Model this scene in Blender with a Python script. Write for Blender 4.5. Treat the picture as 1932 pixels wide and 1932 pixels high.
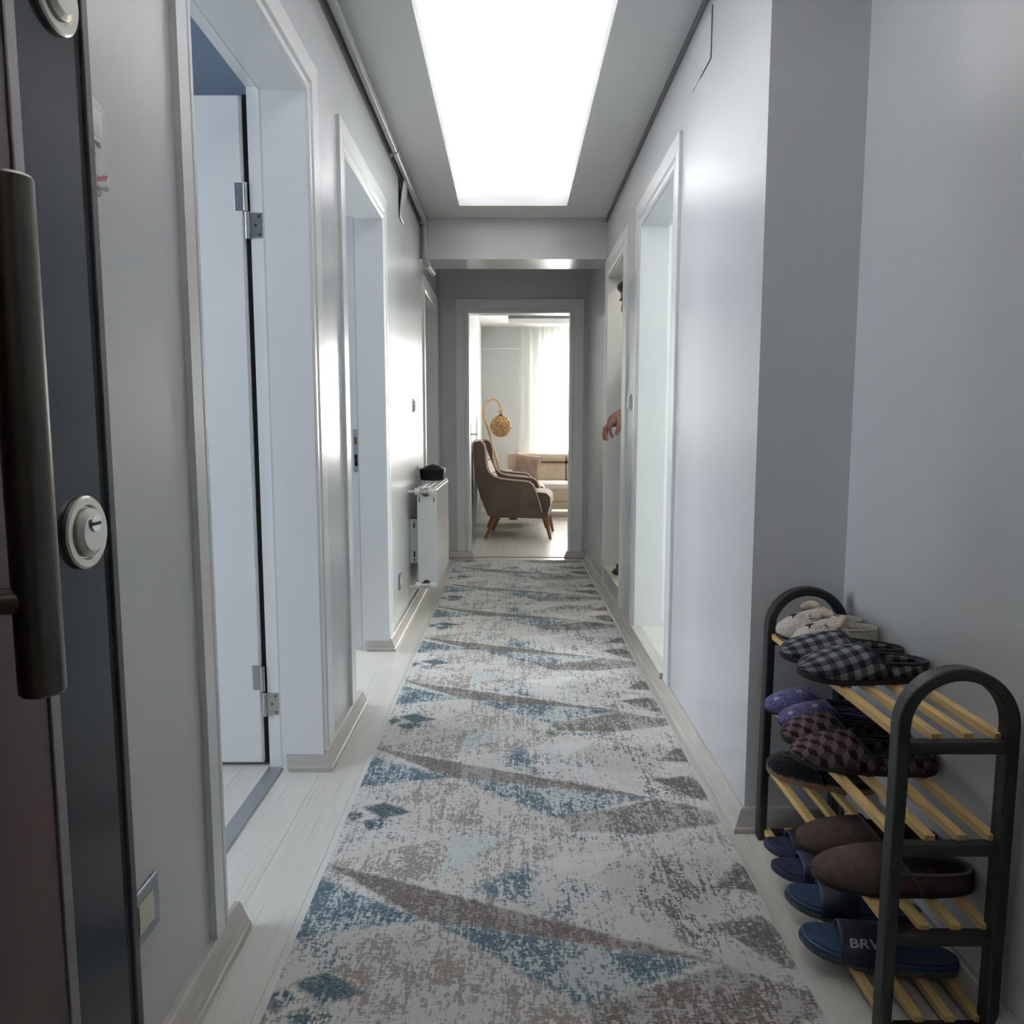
import bpy, bmesh, math, random
from mathutils import Vector, Matrix
random.seed(7)
PI = math.pi
S = bpy.context.scene
C = S.collection
for o in list(bpy.data.objects):
    bpy.data.objects.remove(o)

# ------------------------------------------------------------------ camera
FPX, CAM_H, PITCH = 1428.0, 1.04, math.atan((966 - 812) / 1428.0)
cam_d = bpy.data.cameras.new('camera')
cam = bpy.data.objects.new('camera', cam_d); C.objects.link(cam)
cam_d.sensor_width = 36.0
cam_d.lens = 36.0 * FPX / 1932.0
cam_d.clip_start = 0.02
cam.location = (0, 0, CAM_H)
cam.rotation_euler = (PI / 2 - PITCH, 0, -0.0007)
S.camera = cam

# ------------------------------------------------------------------ world, daylight, exposure
S.view_settings.view_transform = 'Standard'
S.view_settings.look = 'None'
S.view_settings.gamma = 1.0
S.view_settings.use_curve_mapping = False
S.view_settings.exposure = 0.25
W = bpy.data.worlds.new('world'); S.world = W; W.use_nodes = True
bg = W.node_tree.nodes['Background']
bg.inputs[0].default_value = (0.80, 0.90, 1.0, 1); bg.inputs[1].default_value = 3.0

def area(name, loc, rot, sx, sy, power, col):
    l = bpy.data.lights.new(name, 'AREA'); l.shape = 'RECTANGLE'; l.size = sx; l.size_y = sy
    l.energy = power; l.color = col
    o = bpy.data.objects.new(name, l); C.objects.link(o); o.location = loc; o.rotation_euler = rot
    return o
# daylight coming through the windows of the rooms (each lamp fills its own window opening, on the outside)
area('living_room_daylight', (1.35, 10.38, 1.30), (-PI / 2, 0, 0), 1.9, 1.9, 260, (1.0, 0.97, 0.92))
area('left_bedroom_daylight', (-3.28, 0.95, 1.50), (0, -PI / 2, 0), 1.3, 1.5, 48, (0.84, 0.92, 1.0))
area('left_middle_room_daylight', (-3.28, 3.75, 1.50), (0, -PI / 2, 0), 1.3, 1.3, 42, (0.92, 0.97, 1.0))
area('kitchen_daylight', (3.38, 3.0, 1.55), (0, PI / 2, 0), 1.3, 1.3, 44, (0.94, 1.0, 0.98))

# ------------------------------------------------------------------ materials
def new_mat(name):
    m = bpy.data.materials.new(name); m.use_nodes = True
    nt = m.node_tree; return m, nt, nt.nodes['Principled BSDF'], nt.nodes, nt.links
def mix_rgb(N, L, fac, a, b):
    n = N.new('ShaderNodeMix'); n.data_type = 'RGBA'
    for sock, v in ((n.inputs[0], fac), (n.inputs[6], a), (n.inputs[7], b)):
        if hasattr(v, 'is_output'): L.new(v, sock)
        elif isinstance(v, (int, float)): sock.default_value = v
        else: sock.default_value = (*v[:3], 1)
    return n.outputs[2]
def mth(N, L, op, a, b=None, c=None):
    n = N.new('ShaderNodeMath'); n.operation = op
    for i, v in enumerate((a, b, c)):
        if v is None: continue
        if hasattr(v, 'is_output'): L.new(v, n.inputs[i])
        else: n.inputs[i].default_value = v
    return n.outputs[0]
def coords(N, L, scale=(1, 1, 1), rot=(0, 0, 0), kind='Object'):
    t = N.new('ShaderNodeTexCoord'); mp = N.new('ShaderNodeMapping')
    mp.inputs['Scale'].default_value = scale; mp.inputs['Rotation'].default_value = rot
    L.new(t.outputs[kind], mp.inputs[0]); return mp.outputs[0]
def noise(N, L, vec, scale, detail=3, rough=0.55):
    n = N.new('ShaderNodeTexNoise'); n.inputs['Scale'].default_value = scale
    n.inputs['Detail'].default_value = detail; n.inputs['Roughness'].default_value = rough
    L.new(vec, n.inputs['Vector']); return n.outputs[0]
def ramp(N, L, fac, lo, hi):
    n = N.new('ShaderNodeMapRange'); n.inputs[1].default_value = lo; n.inputs[2].default_value = hi
    L.new(fac, n.inputs[0]); return n.outputs[0]
MATS = {}
def mat(name, col, rough=0.5, metal=0.0, col2=None, scale=8, stretch=(1, 1, 1), bump=0.0, bscale=None, spec=0.5, lohi=(0.35, 0.65), sheen=0.0, emit=None):
    if name in MATS: return MATS[name]
    m, nt, B, N, L = new_mat(name)
    B.inputs['Base Color'].default_value = (*col, 1); B.inputs['Roughness'].default_value = rough
    B.inputs['Metallic'].default_value = metal; B.inputs['Specular IOR Level'].default_value = spec
    if sheen: B.inputs['Sheen Weight'].default_value = sheen
    if emit:
        B.inputs['Emission Color'].default_value = (*emit[0], 1); B.inputs['Emission Strength'].default_value = emit[1]
    if col2 or bump:
        v = coords(N, L, stretch)
        if col2:
            L.new(mix_rgb(N, L, ramp(N, L, noise(N, L, v, scale), *lohi), col, col2), B.inputs['Base Color'])
        if bump:
            b = N.new('ShaderNodeBump'); b.inputs['Strength'].default_value = bump; b.inputs['Distance'].default_value = 0.002
            L.new(noise(N, L, v, bscale or scale, 4), b.inputs['Height']); L.new(b.outputs[0], B.inputs['Normal'])
    MATS[name] = m; return m

M_wall = mat('wall_paint_satin_grey', (0.566, 0.575, 0.586), 0.27, col2=(0.586, 0.595, 0.606), scale=1.6, bump=0.10, bscale=5, spec=0.55)
M_cream = mat('living_room_paint', (0.60, 0.62, 0.62), 0.5)
M_blue = mat('bedroom_paint_blue', (0.19, 0.235, 0.305), 0.5)
M_ceil = mat('ceiling_white_paint', (0.80, 0.80, 0.795), 0.6, bump=0.05, bscale=30)
M_cove = mat('cove_white_paint', (0.82, 0.82, 0.84), 0.6)
M_trim = mat('door_trim_white', (0.77, 0.78, 0.775), 0.28, col2=(0.80, 0.805, 0.80), scale=3)
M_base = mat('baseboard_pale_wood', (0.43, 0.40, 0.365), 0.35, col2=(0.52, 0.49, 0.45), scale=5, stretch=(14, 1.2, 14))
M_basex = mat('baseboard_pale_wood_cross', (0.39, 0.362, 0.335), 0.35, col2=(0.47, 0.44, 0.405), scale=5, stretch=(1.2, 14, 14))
M_pipe = mat('pipe_grey_paint', (0.36, 0.37, 0.37), 0.28)
M_chrome = mat('chrome', (0.75, 0.75, 0.74), 0.15, 1.0)
M_steel = mat('brushed_steel', (0.52, 0.51, 0.49), 0.32, 1.0, bump=0.15, bscale=60)
M_dsteel = mat('dark_bronze_steel', (0.135, 0.122, 0.108), 0.33, 1.0)
M_nickel = mat('satin_nickel', (0.66, 0.63, 0.56), 0.30, 1.0)
M_black = mat('matt_black', (0.010, 0.011, 0.012), 0.45)
M_rubber = mat('black_rubber', (0.012, 0.012, 0.013), 0.7)
M_rackblk = mat('rack_black_plastic', (0.010, 0.0105, 0.011), 0.48, bump=0.08, bscale=160)
M_slat = mat('rack_pine_slat', (0.68, 0.47, 0.20), 0.5, col2=(0.58, 0.38, 0.14), scale=9, stretch=(20, 1.3, 20))
M_white_pl = mat('white_plastic', (0.72, 0.72, 0.66), 0.35)
M_ivory = mat('ivory_plastic', (0.62, 0.61, 0.48), 0.4)
M_rad = mat('radiator_white_enamel', (0.74, 0.76, 0.77), 0.22)
M_red = mat('red_print', (0.5, 0.03, 0.06), 0.5)
M_led = mat('led_strip', (1, 1, 1), 0.5, emit=((1.0, 0.985, 0.97), 120.0))

# ------------------------------------------------------------------ mesh helpers
class MB:
    def __init__(s): s.v = []; s.f = []
    def add(s, vs, fs):
        n = len(s.v); s.v += [tuple(v) for v in vs]; s.f += [tuple(i + n for i in f) for f in fs]; return s
    def box(s, x0, x1, y0, y1, z0, z1):
        return s.add([(x0, y0, z0), (x1, y0, z0), (x1, y1, z0), (x0, y1, z0), (x0, y0, z1), (x1, y0, z1), (x1, y1, z1), (x0, y1, z1)],
                     [(0, 3, 2, 1), (4, 5, 6, 7), (0, 1, 5, 4), (1, 2, 6, 5), (2, 3, 7, 6), (3, 0, 4, 7)])
    def loft(s, rings, closed=True, cap=True):
        n = len(rings[0]); vs = [p for r in rings for p in r]; fs = []
        for i in range(len(rings) - 1):
            for j in range(n if closed else n - 1):
                a = i * n + j; b = i * n + (j + 1) % n
                fs.append((a, b, b + n, a + n))
        if cap and closed:
            fs.append(tuple(range(n - 1, -1, -1))); fs.append(tuple((len(rings) - 1) * n + j for j in range(n)))
        return s.add(vs, fs)
    def tube(s, pts, rad, n=10, cap=True):
        pts = [Vector(p) for p in pts]; rings = []
        if not isinstance(rad, (list, tuple)): rad = [rad] * len(pts)
        t0 = (pts[1] - pts[0]).normalized()
        up = Vector((0, 0, 1)) if abs(t0.z) < 0.9 else Vector((1, 0, 0))
        u = t0.cross(up).normalized()
        for i, p in enumerate(pts):
            t = (pts[min(i + 1, len(pts) - 1)] - pts[max(i - 1, 0)]).normalized()
            u = (u - t * u.dot(t)).normalized(); w = t.cross(u)
            rings.append([p + (u * math.cos(2 * PI * k / n) + w * math.sin(2 * PI * k / n)) * rad[i] for k in range(n)])
        return s.loft(rings, True, cap)
    def cyl(s, a, b, r, n=16): return s.tube([a, b], r, n)
    def lathe(s, prof, center, axis='z', n=28):
        rings = []
        for r, h in prof:
            ring = []
            for k in range(n):
                c_, s_ = math.cos(2 * PI * k / n) * r, math.sin(2 * PI * k / n) * r
                q = {'z': (c_, s_, h), 'x': (h, c_, s_), 'y': (s_, h, c_)}[axis]
                ring.append((q[0] + center[0], q[1] + center[1], q[2] + center[2]))
            rings.append(ring)
        return s.loft(rings)
    def ellipsoid(s, c, r, rot=None, nu=18, nv=12):
        rings = []
        for i in range(1, nv):
            th = PI * i / nv; ring = []
            for k in range(nu):
                p = Vector((math.sin(th) * math.cos(2 * PI * k / nu) * r[0], math.sin(th) * math.sin(2 * PI * k / nu) * r[1], math.cos(th) * r[2]))
                if rot: p = rot @ p
                ring.append(p + Vector(c))
            rings.append(ring)
        return s.loft(rings)
    def prism(s, poly, fn, d0, d1):
        a = [fn(p[0], p[1], d0) for p in poly]; b = [fn(p[0], p[1], d1) for p in poly]
        return s.loft([a, b])
    def sweep(s, path, prof, nrm):
        """closed profile prof [(in-plane, out-of-plane)] swept along a planar path with plane normal nrm"""
        path = [Vector(p) for p in path]; nrm = Vector(nrm); rings = []
        for i, p in enumerate(path):
            t = (path[min(i + 1, len(path) - 1)] - path[max(i - 1, 0)]).normalized()
            u = nrm.cross(t).normalized()
            rings.append([p + u * a + nrm * b for a, b in prof])
        return s.loft(rings)
    def grid(s, fn, nu, nv, wrap=False):
        vs = [fn(i / nu, j / nv) for i in range(nu + 1) for j in range(nv + 1)]; fs = []
        for i in range(nu):
            for j in range(nv):
                a = i * (nv + 1) + j; fs.append((a, a + 1, a + nv + 2, a + nv + 1))
        return s.add(vs, fs)
    fab = None
    def build(s, name, m, parent=None, smooth=False, bevel=0, sub=0, solid=0, kind=None):
        me = bpy.data.meshes.new(name); me.from_pydata(s.v, [], s.f)
        bm = bmesh.new(); bm.from_mesh(me); bmesh.ops.recalc_face_normals(bm, faces=bm.faces); bm.to_mesh(me); bm.free()
        me.materials.append(m)
        if s.fab:
            at = me.attributes.new('fab', 'FLOAT_VECTOR', 'POINT'); at.data.foreach_set('vector', [c for p in s.fab for c in p])
        if smooth:
            for p in me.polygons: p.use_smooth = True
            if smooth == 'auto': me.set_sharp_from_angle(angle=math.radians(32))
        o = bpy.data.objects.new(name, me); C.objects.link(o)
        if parent: o.parent = parent
        if solid:
            md = o.modifiers.new('solid', 'SOLIDIFY'); md.thickness = solid; md.offset = -1
        if bevel:
            md = o.modifiers.new('bevel', 'BEVEL'); md.width = bevel; md.segments = 2; md.limit_method = 'ANGLE'; md.angle_limit = math.radians(40)
        if sub:
            md = o.modifiers.new('sub', 'SUBSURF'); md.levels = sub; md.render_levels = sub
        if kind: o['kind'] = kind
        return o

def empty(name, loc=(0, 0, 0), rz=0.0):
    o = bpy.data.objects.new(name, None); C.objects.link(o); o.location = loc; o.rotation_euler = (0, 0, rz); o.empty_display_size = 0.05
    return o
def tag(o, label, cat, group=None):
    o['label'] = label; o['category'] = cat
    if group: o['group'] = group
    return o
def struct(o): o['kind'] = 'structure'; return o
def thing(name, label, cat, loc=(0, 0, 0), rz=0.0, group=None): return tag(empty(name, loc, rz), label, cat, group)
def text_mesh(txt, fn, size=1.0, bold=0.0):
    """vertices of flat lettering mapped through fn(x, y) -> world point"""
    cu = bpy.data.curves.new('lettering', 'FONT'); cu.body = txt; cu.size = size; cu.align_x = 'CENTER'; cu.align_y = 'CENTER'; cu.offset = bold; cu.resolution_u = 3
    o = bpy.data.objects.new('lettering_tmp', cu); C.objects.link(o)
    bpy.context.view_layer.update()
    me = o.to_mesh()
    b = MB(); b.v = [tuple(fn(v.co.x, v.co.y)) for v in me.vertices]; b.f = [tuple(p.vertices) for p in me.polygons]
    o.to_mesh_clear(); bpy.data.objects.remove(o); bpy.data.curves.remove(cu)
    return b

# ------------------------------------------------------------------ layout constants
XL, XR, YF = -0.582, 0.612, 6.115            # faces of left / right / far corridor walls
WT = 0.128                                    # wall thickness
YN, XN = 1.895, 0.847                         # shoe niche: back face and side wall
ZC = 2.39                                     # dropped ceiling
ZS = 2.62                                     # slab
YB = 10.10                                    # living room back wall
XLL = -0.39                                   # living room left wall
def wl(d, s, z): return (XL + d, s, z)
def wr(d, s, z): return (XR - d, s, z)
def wf(d, s, z): return (s, YF - d, z)
def wbox(b, w, d0, d1, s0, s1, z0, z1):
    p = w(d0, s0, z0); q = w(d1, s1, z1)
    return b.box(min(p[0], q[0]), max(p[0], q[0]), min(p[1], q[1]), max(p[1], q[1]), min(z0, z1), max(z0, z1))
L1, L2, L3 = (1.440, 2.238), (2.714, 3.505), (5.14, 5.94)
R1, R2 = (2.930, 3.672), (4.210, 4.890)
FD = (-0.340, 0.466)
ZD = 1.990

# ------------------------------------------------------------------ floor
# planks
def plank_mat():
    m, nt, B, N, L = new_mat('floor_pale_laminate')
    v = coords(N, L, (1, 1, 1)); oi = N.new('ShaderNodeObjectInfo')
    off = N.new('ShaderNodeVectorMath'); off.operation = 'ADD'; L.new(v, off.inputs[0])
    cmb = N.new('ShaderNodeCombineXYZ'); L.new(mth(N, L, 'MULTIPLY', oi.outputs['Random'], 37.0), cmb.inputs[0]); L.new(mth(N, L, 'MULTIPLY', oi.outputs['Random'], 91.0), cmb.inputs[1])
    L.new(cmb.outputs[0], off.inputs[1])
    mp = N.new('ShaderNodeMapping'); mp.inputs['Scale'].default_value = (95, 1.3, 1); L.new(off.outputs[0], mp.inputs[0])
    g = noise(N, L, mp.outputs[0], 2.2, 4, 0.6)
    mp2 = N.new('ShaderNodeMapping'); mp2.inputs['Scale'].default_value = (5, 0.7, 1); L.new(off.outputs[0], mp2.inputs[0])
    g2 = noise(N, L, mp2.outputs[0], 2.0, 3)
    c1 = mix_rgb(N, L, ramp(N, L, g2, 0.3, 0.7), (0.63, 0.61, 0.565), (0.69, 0.68, 0.64))
    line = ramp(N, L, g, 0.42, 0.33)
    c2 = mix_rgb(N, L, mth(N, L, 'MULTIPLY', line, 0.55), c1, (0.38, 0.34, 0.29))
    c3 = mix_rgb(N, L, mth(N, L, 'MULTIPLY', oi.outputs['Random'], 0.22), c2, (0.56, 0.53, 0.48))
    L.new(c3, B.inputs['Base Color']); B.inputs['Roughness'].default_value = 0.33
    return m
M_plank = plank_mat()
M_slab = mat('floor_underlay', (0.30, 0.28, 0.26), 0.7)
floor = struct(MB().box(-3.3, 3.4, -2.3, 10.45, -0.15, -0.011).build('floor', M_slab))
PW, PL = 0.125, 1.21
pm = MB().box(-PW / 2 + 0.0003, PW / 2 - 0.0003, -0.5, 0.5, -0.011, 0.0).build('plank', M_plank, floor, bevel=0.0003)
plank_me = pm.data; first = [pm]
def plank(xc, y0, y1):
    if first: o = first.pop()
    else:
        o = pm.copy(); C.objects.link(o); o.parent = floor
    o.location = (xc, (y0 + y1) / 2, 0); o.scale = (1, y1 - y0 - 0.0006, 1)
def lay(x_lo, x_hi, ya, yb, seed):
    rnd = random.Random(seed)
    k0 = math.floor((x_lo + 0.7725) / PW); k1 = math.ceil((x_hi + 0.7725) / PW)
    for k in range(k0, k1 + 1):
        xc = -0.7725 + k * PW
        if xc < x_lo - PW * 0.2 or xc > x_hi + PW * 0.2: continue
        seam = {1: 1.885, 2: 2.005}.get(k, rnd.random() * PL)
        y = seam - math.ceil((seam - ya) / PL) * PL
        while y < yb:
            a, b = max(y, ya), min(y + PL, yb)
            if b - a > 0.03: plank(xc, a, b)
            y += PL
lay(-1.85, -0.8, 1.3, 2.5, 3)
lay(-0.77, 0.85, -0.1, 6.24, 5)
lay(-0.39, 1.7, 6.245, YB, 9)

# ------------------------------------------------------------------ walls
def wall_with_openings(w, d0, d1, y0, y1, ops, ztop=ZS, zbot=-0.011, ops_top=ZD):
    b = MB(); y = y0
    for a, c in ops:
        wbox(b, w, d0, d1, y, a, zbot, ztop); wbox(b, w, d0, d1, a, c, ops_top, ztop); y = c
    wbox(b, w, d0, d1, y, y1, zbot, ztop); return b
struct(wall_with_openings(wl, -WT, 0, -0.25, YF + WT, [L1, L2, L3]).build('wall_left', M_wall))
struct(wall_with_openings(wr, -WT, 0, YN, YF, [R1, R2]).build('wall_right', M_wall))
b = MB(); b.box(XR + WT, XN + 0.12, YN, YN + 0.13, -0.011, ZS)
struct(b.build('wall_niche_back', M_wall))
struct(MB().box(XN, XN + 0.12, -0.25, YN, -0.011, ZS).build('wall_niche_side', M_wall))
b = MB()
for s0, s1, z0, z1 in ((XL, FD[0], -0.011, ZS), (FD[1], 3.3, -0.011, ZS), (FD[0], FD[1], 1.962, ZS)):
    wbox(b, wf, -WT, 0, s0, s1, z0, z1)
struct(b.build('wall_far', M_wall))
# entrance wall behind the camera, with the doorway the picture is taken from
b = MB(); b.box(-0.71, -0.44, -0.25, -0.12, -0.011, ZS); b.box(0.50, XN + 0.12, -0.25, -0.12, -0.011, ZS); b.box(-0.44, 0.50, -0.25, -0.12, 2.08, ZS)
struct(b.build('wall_entrance', M_wall))
# living room
struct(MB().box(XLL - 0.15, XLL, YF + WT, YB, -0.011, ZS).build('wall_living_left', M_cream))
b = MB()
WX0, WX1, WZ0, WZ1 = 0.43, 2.28, 0.36, 2.16
b.box(XLL - 0.15, WX0, YB, YB + 0.22, -0.011, ZS); b.box(WX1, 3.4, YB, YB + 0.22, -0.011, ZS)
b.box(WX0, WX1, YB, YB + 0.22, -0.011, WZ0); b.box(WX0, WX1, YB, YB + 0.22, WZ1, ZS)
struct(b.build('wall_living_back', M_cream))
struct(MB().box(3.25, 3.4, 4.0, YB + 0.22, -0.011, ZS).build('wall_outer_right_far', M_cream))
# side rooms
b = MB(); b.box(-3.3, -3.15, -0.4, 0.30, -0.011, ZS); b.box(-3.3, -3.15, 1.60, 3.10, -0.011, ZS); b.box(-3.3, -3.15, 4.40, 6.3, -0.011, ZS)
for y0, y1 in ((0.30, 1.60), (3.10, 4.40)):
    b.box(-3.3, -3.15, y0, y1, -0.011, 0.75); b.box(-3.3, -3.15, y0, y1, 2.25, ZS)
struct(b.build('wall_outer_left', M_blue))
struct(MB().box(-3.15, -0.71, -0.4, -0.28, -0.011, ZS).build('wall_bedroom_near', M_blue))
struct(MB().box(-3.15, -0.71, 2.50, 2.62, -0.011, ZS).build('wall_bedroom_far', M_blue))
struct(MB().box(-3.15, -0.71, 4.85, 4.97, -0.011, ZS).build('wall_middle_room_far', M_cream))
struct(MB().box(-3.15, XLL - 0.15, 6.245, 6.365, -0.011, ZS).build('wall_end_room_far', M_cream))
b = MB(); b.box(3.25, 3.4, 2.03, 2.35, -0.011, ZS); b.box(3.25, 3.4, 3.65, 4.0, -0.011, ZS); b.box(3.25, 3.4, 2.35, 3.65, -0.011, 0.90); b.box(3.25, 3.4, 2.35, 3.65, 2.20, ZS)
struct(b.build('wall_outer_right', M_cream))
struct(MB().box(0.97, 3.4, 1.90, 2.03, -0.011, ZS).build('wall_kitchen_near', M_cream))
struct(MB().box(XR + WT, 3.25, 3.93, 4.02, -0.011, ZS).build('wall_kitchen_far', M_cream))
M_bath = mat('bathroom_tile', (0.66, 0.68, 0.60), 0.3)
struct(MB().box(2.2, 2.3, 4.02, 6.115, -0.011, ZS).build('wall_bathroom_side', M_bath))
# stairwell behind the entrance
M_stair = mat('stairwell_paint', (0.42, 0.41, 0.40), 0.6)
b = MB(); b.box(-1.6, -1.5, -2.3, -0.4, -0.011, ZS); b.box(1.5, 1.6, -2.3, -0.25, -0.011, ZS); b.box(-1.6, 1.6, -2.4, -2.3, -0.011, ZS); b.box(0.967, 1.6, -0.25, -0.13, -0.011, ZS); b.box(-1.6, -0.7, -0.4, -0.28, -0.011, ZS)
struct(b.build('wall_stairwell', M_stair))
struct(MB().box(-3.3, 3.4, -2.4, YB + 0.35, ZS, ZS + 0.14).build('ceiling_slab', M_ceil))

# ------------------------------------------------------------------ ceilings
TX0, TX1, TY0, TY1 = -0.316, 0.336, 0.30, 4.748
LIP = 0.065
b = MB()
b.box(XL, TX0, -0.12, 5.0, ZC, ZC + 0.013); b.box(TX1, XR if False else XN, -0.12, YN, ZC, ZC + 0.013); b.box(TX1, XR, YN, 5.0, ZC, ZC + 0.013)
b.box(TX0, TX1, -0.12, TY0, ZC, ZC + 0.013); b.box(TX0, TX1, TY1, 5.0, ZC, ZC + 0.013)
struct(b.build('ceiling', M_ceil))
b = MB()
b.box(TX0 - 0.016, TX0, TY0 - 0.016, TY1 + 0.016, ZC + 0.013, ZC + LIP); b.box(TX1, TX1 + 0.016, TY0 - 0.016, TY1 + 0.016, ZC + 0.013, ZC + LIP)
b.box(TX0, TX1, TY0 - 0.016, TY0, ZC + 0.013, ZC + LIP); b.box(TX0, TX1, TY1, TY1 + 0.016, ZC + 0.013, ZC + LIP)
struct(b.build('ceiling_cove_lip', M_cove))
b = MB(); b.box(XL + 0.002, XR - 0.002, -0.1, 4.995, ZS - 0.012, ZS - 0.001)
struct(b.build('ceiling_cove_top', M_cove))
struct(MB().box(XL, XR, 5.0, 5.30, 2.132, ZS).build('trim_beam', M_wall))
struct(MB().box(XL, XR, 5.30, YF, ZC, ZC + 0.013).build('ceiling_end', M_ceil))
# hidden light strips lying in the cove
lt = thing('cove_light', 'white LED strip light hidden in the recessed ceiling of the hallway', 'ceiling light', (0, 2.8, ZC))
for nm, bx in (('light_strip', (TX0 - 0.10, TX0 - 0.085, TY0, TY1)), ('light_strip', (TX1 + 0.085, TX1 + 0.10, TY0, TY1)), ('light_strip', (TX0, TX1, TY1 + 0.085, TY1 + 0.10)), ('light_strip', (TX0, TX1, TY0 - 0.10, TY0 - 0.085))):
    x0, x1, y0, y1 = bx
    MB().box(x0, x1, y0 - 2.8, y1 - 2.8, 0.046, 0.054).build(nm, M_led, lt)
# living room ceiling with its own recess
LX0, LY1, LY0, LX1 = -0.04, 9.79, 7.2, 2.6
b = MB(); z0, z1 = 2.385, 2.398
b.box(XLL, LX0, YF + WT, YB, z0, z1); b.box(LX1, 3.25, YF + WT, YB, z0, z1); b.box(LX0, LX1, YF + WT, LY0, z0, z1); b.box(LX0, LX1, LY1, YB, z0, z1)
b.box(LX0 - .015, LX0, LY0, LY1, z1, z1 + .05); b.box(LX0, LX1, LY1, LY1 + .015, z1, z1 + .05); b.box(LX0, LX1, LY0 - .015, LY0, z1, z1 + .05); b.box(LX1, LX1 + .015, LY0, LY1, z1, z1 + .05)
struct(b.build('ceiling_living', M_ceil))
struct(MB().box(XLL, 3.25, YF + WT, YB, ZS - 0.012, ZS - 0.001).build('ceiling_living_top', M_cove))
for nm, x0, x1, y0, y1 in (('bedroom', -3.15, -0.71, -0.28, 2.5), ('middle_room', -3.15, -0.71, 2.62, 4.85), ('kitchen', 0.74, 3.25, 2.03, 3.93), ('bathroom', 0.74, 2.2, 4.02, 6.115)):
    struct(MB().box(x0, x1, y0, y1, 2.45, 2.46).build('ceiling_' + nm, M_blue if nm == 'bedroom' else M_ceil))

# raised floors of the two rooms on the right
M_tile = mat('step_marble_tile', (0.36, 0.345, 0.31), 0.3, col2=(0.52, 0.50, 0.45), scale=7, stretch=(1, 1, 2))
M_tile2 = mat('bathroom_floor_tile', (0.58, 0.56, 0.50), 0.25, col2=(0.64, 0.62, 0.56), scale=5)
M_kfl = mat('kitchen_floor_pale', (0.60, 0.59, 0.54), 0.3, col2=(0.66, 0.65, 0.60), scale=4, stretch=(1, 8, 1))
struct(MB().box(XR - 0.004, XR + WT, R1[0] + .002, R1[1] - .002, 0, 0.076).box(XR + WT, 3.25, 2.03, 3.93, 0, 0.075).build('floor_kitchen', M_kfl))
struct(MB().box(XR - 0.022, XR + 0.03, R1[0] + .002, R1[1] - .002, 0.05, 0.0785).build('trim_kitchen_threshold', M_base, bevel=0.003))
struct(MB().box(XR - 0.006, XR + .002, R2[0] + .003, R2[1] - .003, 0, 0.150).build('trim_step_riser', M_tile))
struct(MB().box(XR + .002, XR + WT, R2[0] + .003, R2[1] - .003, 0, 0.148).box(XR + WT, 2.2, 4.02, 6.115, 0, 0.148).build('floor_bathroom', M_tile2))
struct(MB().box(XR - 0.012, 0.86, R2[0] + .003, R2[1] - .003, 0.150, 0.160).build('trim_step_tread', M_tile2, bevel=0.003))

# ------------------------------------------------------------------ baseboards
BP = [(0, 0), (0.035, 0), (0.035, 0.013), (0.031, 0.016), (0.029, 0.020), (0.014, 0.054), (0.010, 0.058), (0, 0.058)]
def baseboard(name, w, s0, s1, m, m0=0.0, m1=0.0):
    """m0 / m1: mitre slope at both ends (run gets shorter (+) or longer (-) with the distance from the wall)"""
    ra = [w(d, s0 + d * m0, z) for d, z in BP]; rb = [w(d, s1 - d * m1, z) for d, z in BP]
    return struct(MB().loft([ra, rb]).build(name, m))
baseboard('baseboard_left', wl, 0.75, 1.492, M_base)
baseboard('baseboard_left_2', wl, 2.252, 2.795, M_base, -1.0)
baseboard('baseboard_left_3', wl, 3.520, 5.16, M_base, -1.0)
baseboard('baseboard_left_4', wl, 5.94, YF, M_base, 0, 1)
baseboard('baseboard_right', wr, YN - 0.0, 3.74, M_base, -1.0)
baseboard('baseboard_right_2', wr, 3.742, YF, M_base, 0, 1)
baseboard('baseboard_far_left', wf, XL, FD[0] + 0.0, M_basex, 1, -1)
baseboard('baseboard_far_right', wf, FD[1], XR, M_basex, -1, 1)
def ret(yj): return lambda d, s, z: (s, yj + 0.014 - d, z)
for n, yj in (('baseboard_return', L1[1]), ('baseboard_return_2', L2[1])):
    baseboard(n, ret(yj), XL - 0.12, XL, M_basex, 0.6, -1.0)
def fdl(d, s, z): return (FD[0] + d - 0.0, s, z)
def fdr(d, s, z): return (FD[1] - d, s, z)
baseboard('baseboard_end_left', fdl, YF, YF + 0.05, M_base, -1, 0.5)
baseboard('baseboard_end_right', fdr, YF, YF + 0.05, M_base, -1, 0.5)
def wn(d, s, z): return (s, YN - d, z)
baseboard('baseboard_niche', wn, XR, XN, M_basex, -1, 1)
def wns(d, s, z): return (XN - d, s, z)
baseboard('baseboard_niche_side', wns, 0.0, YN, M_base, 0, 1)

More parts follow.
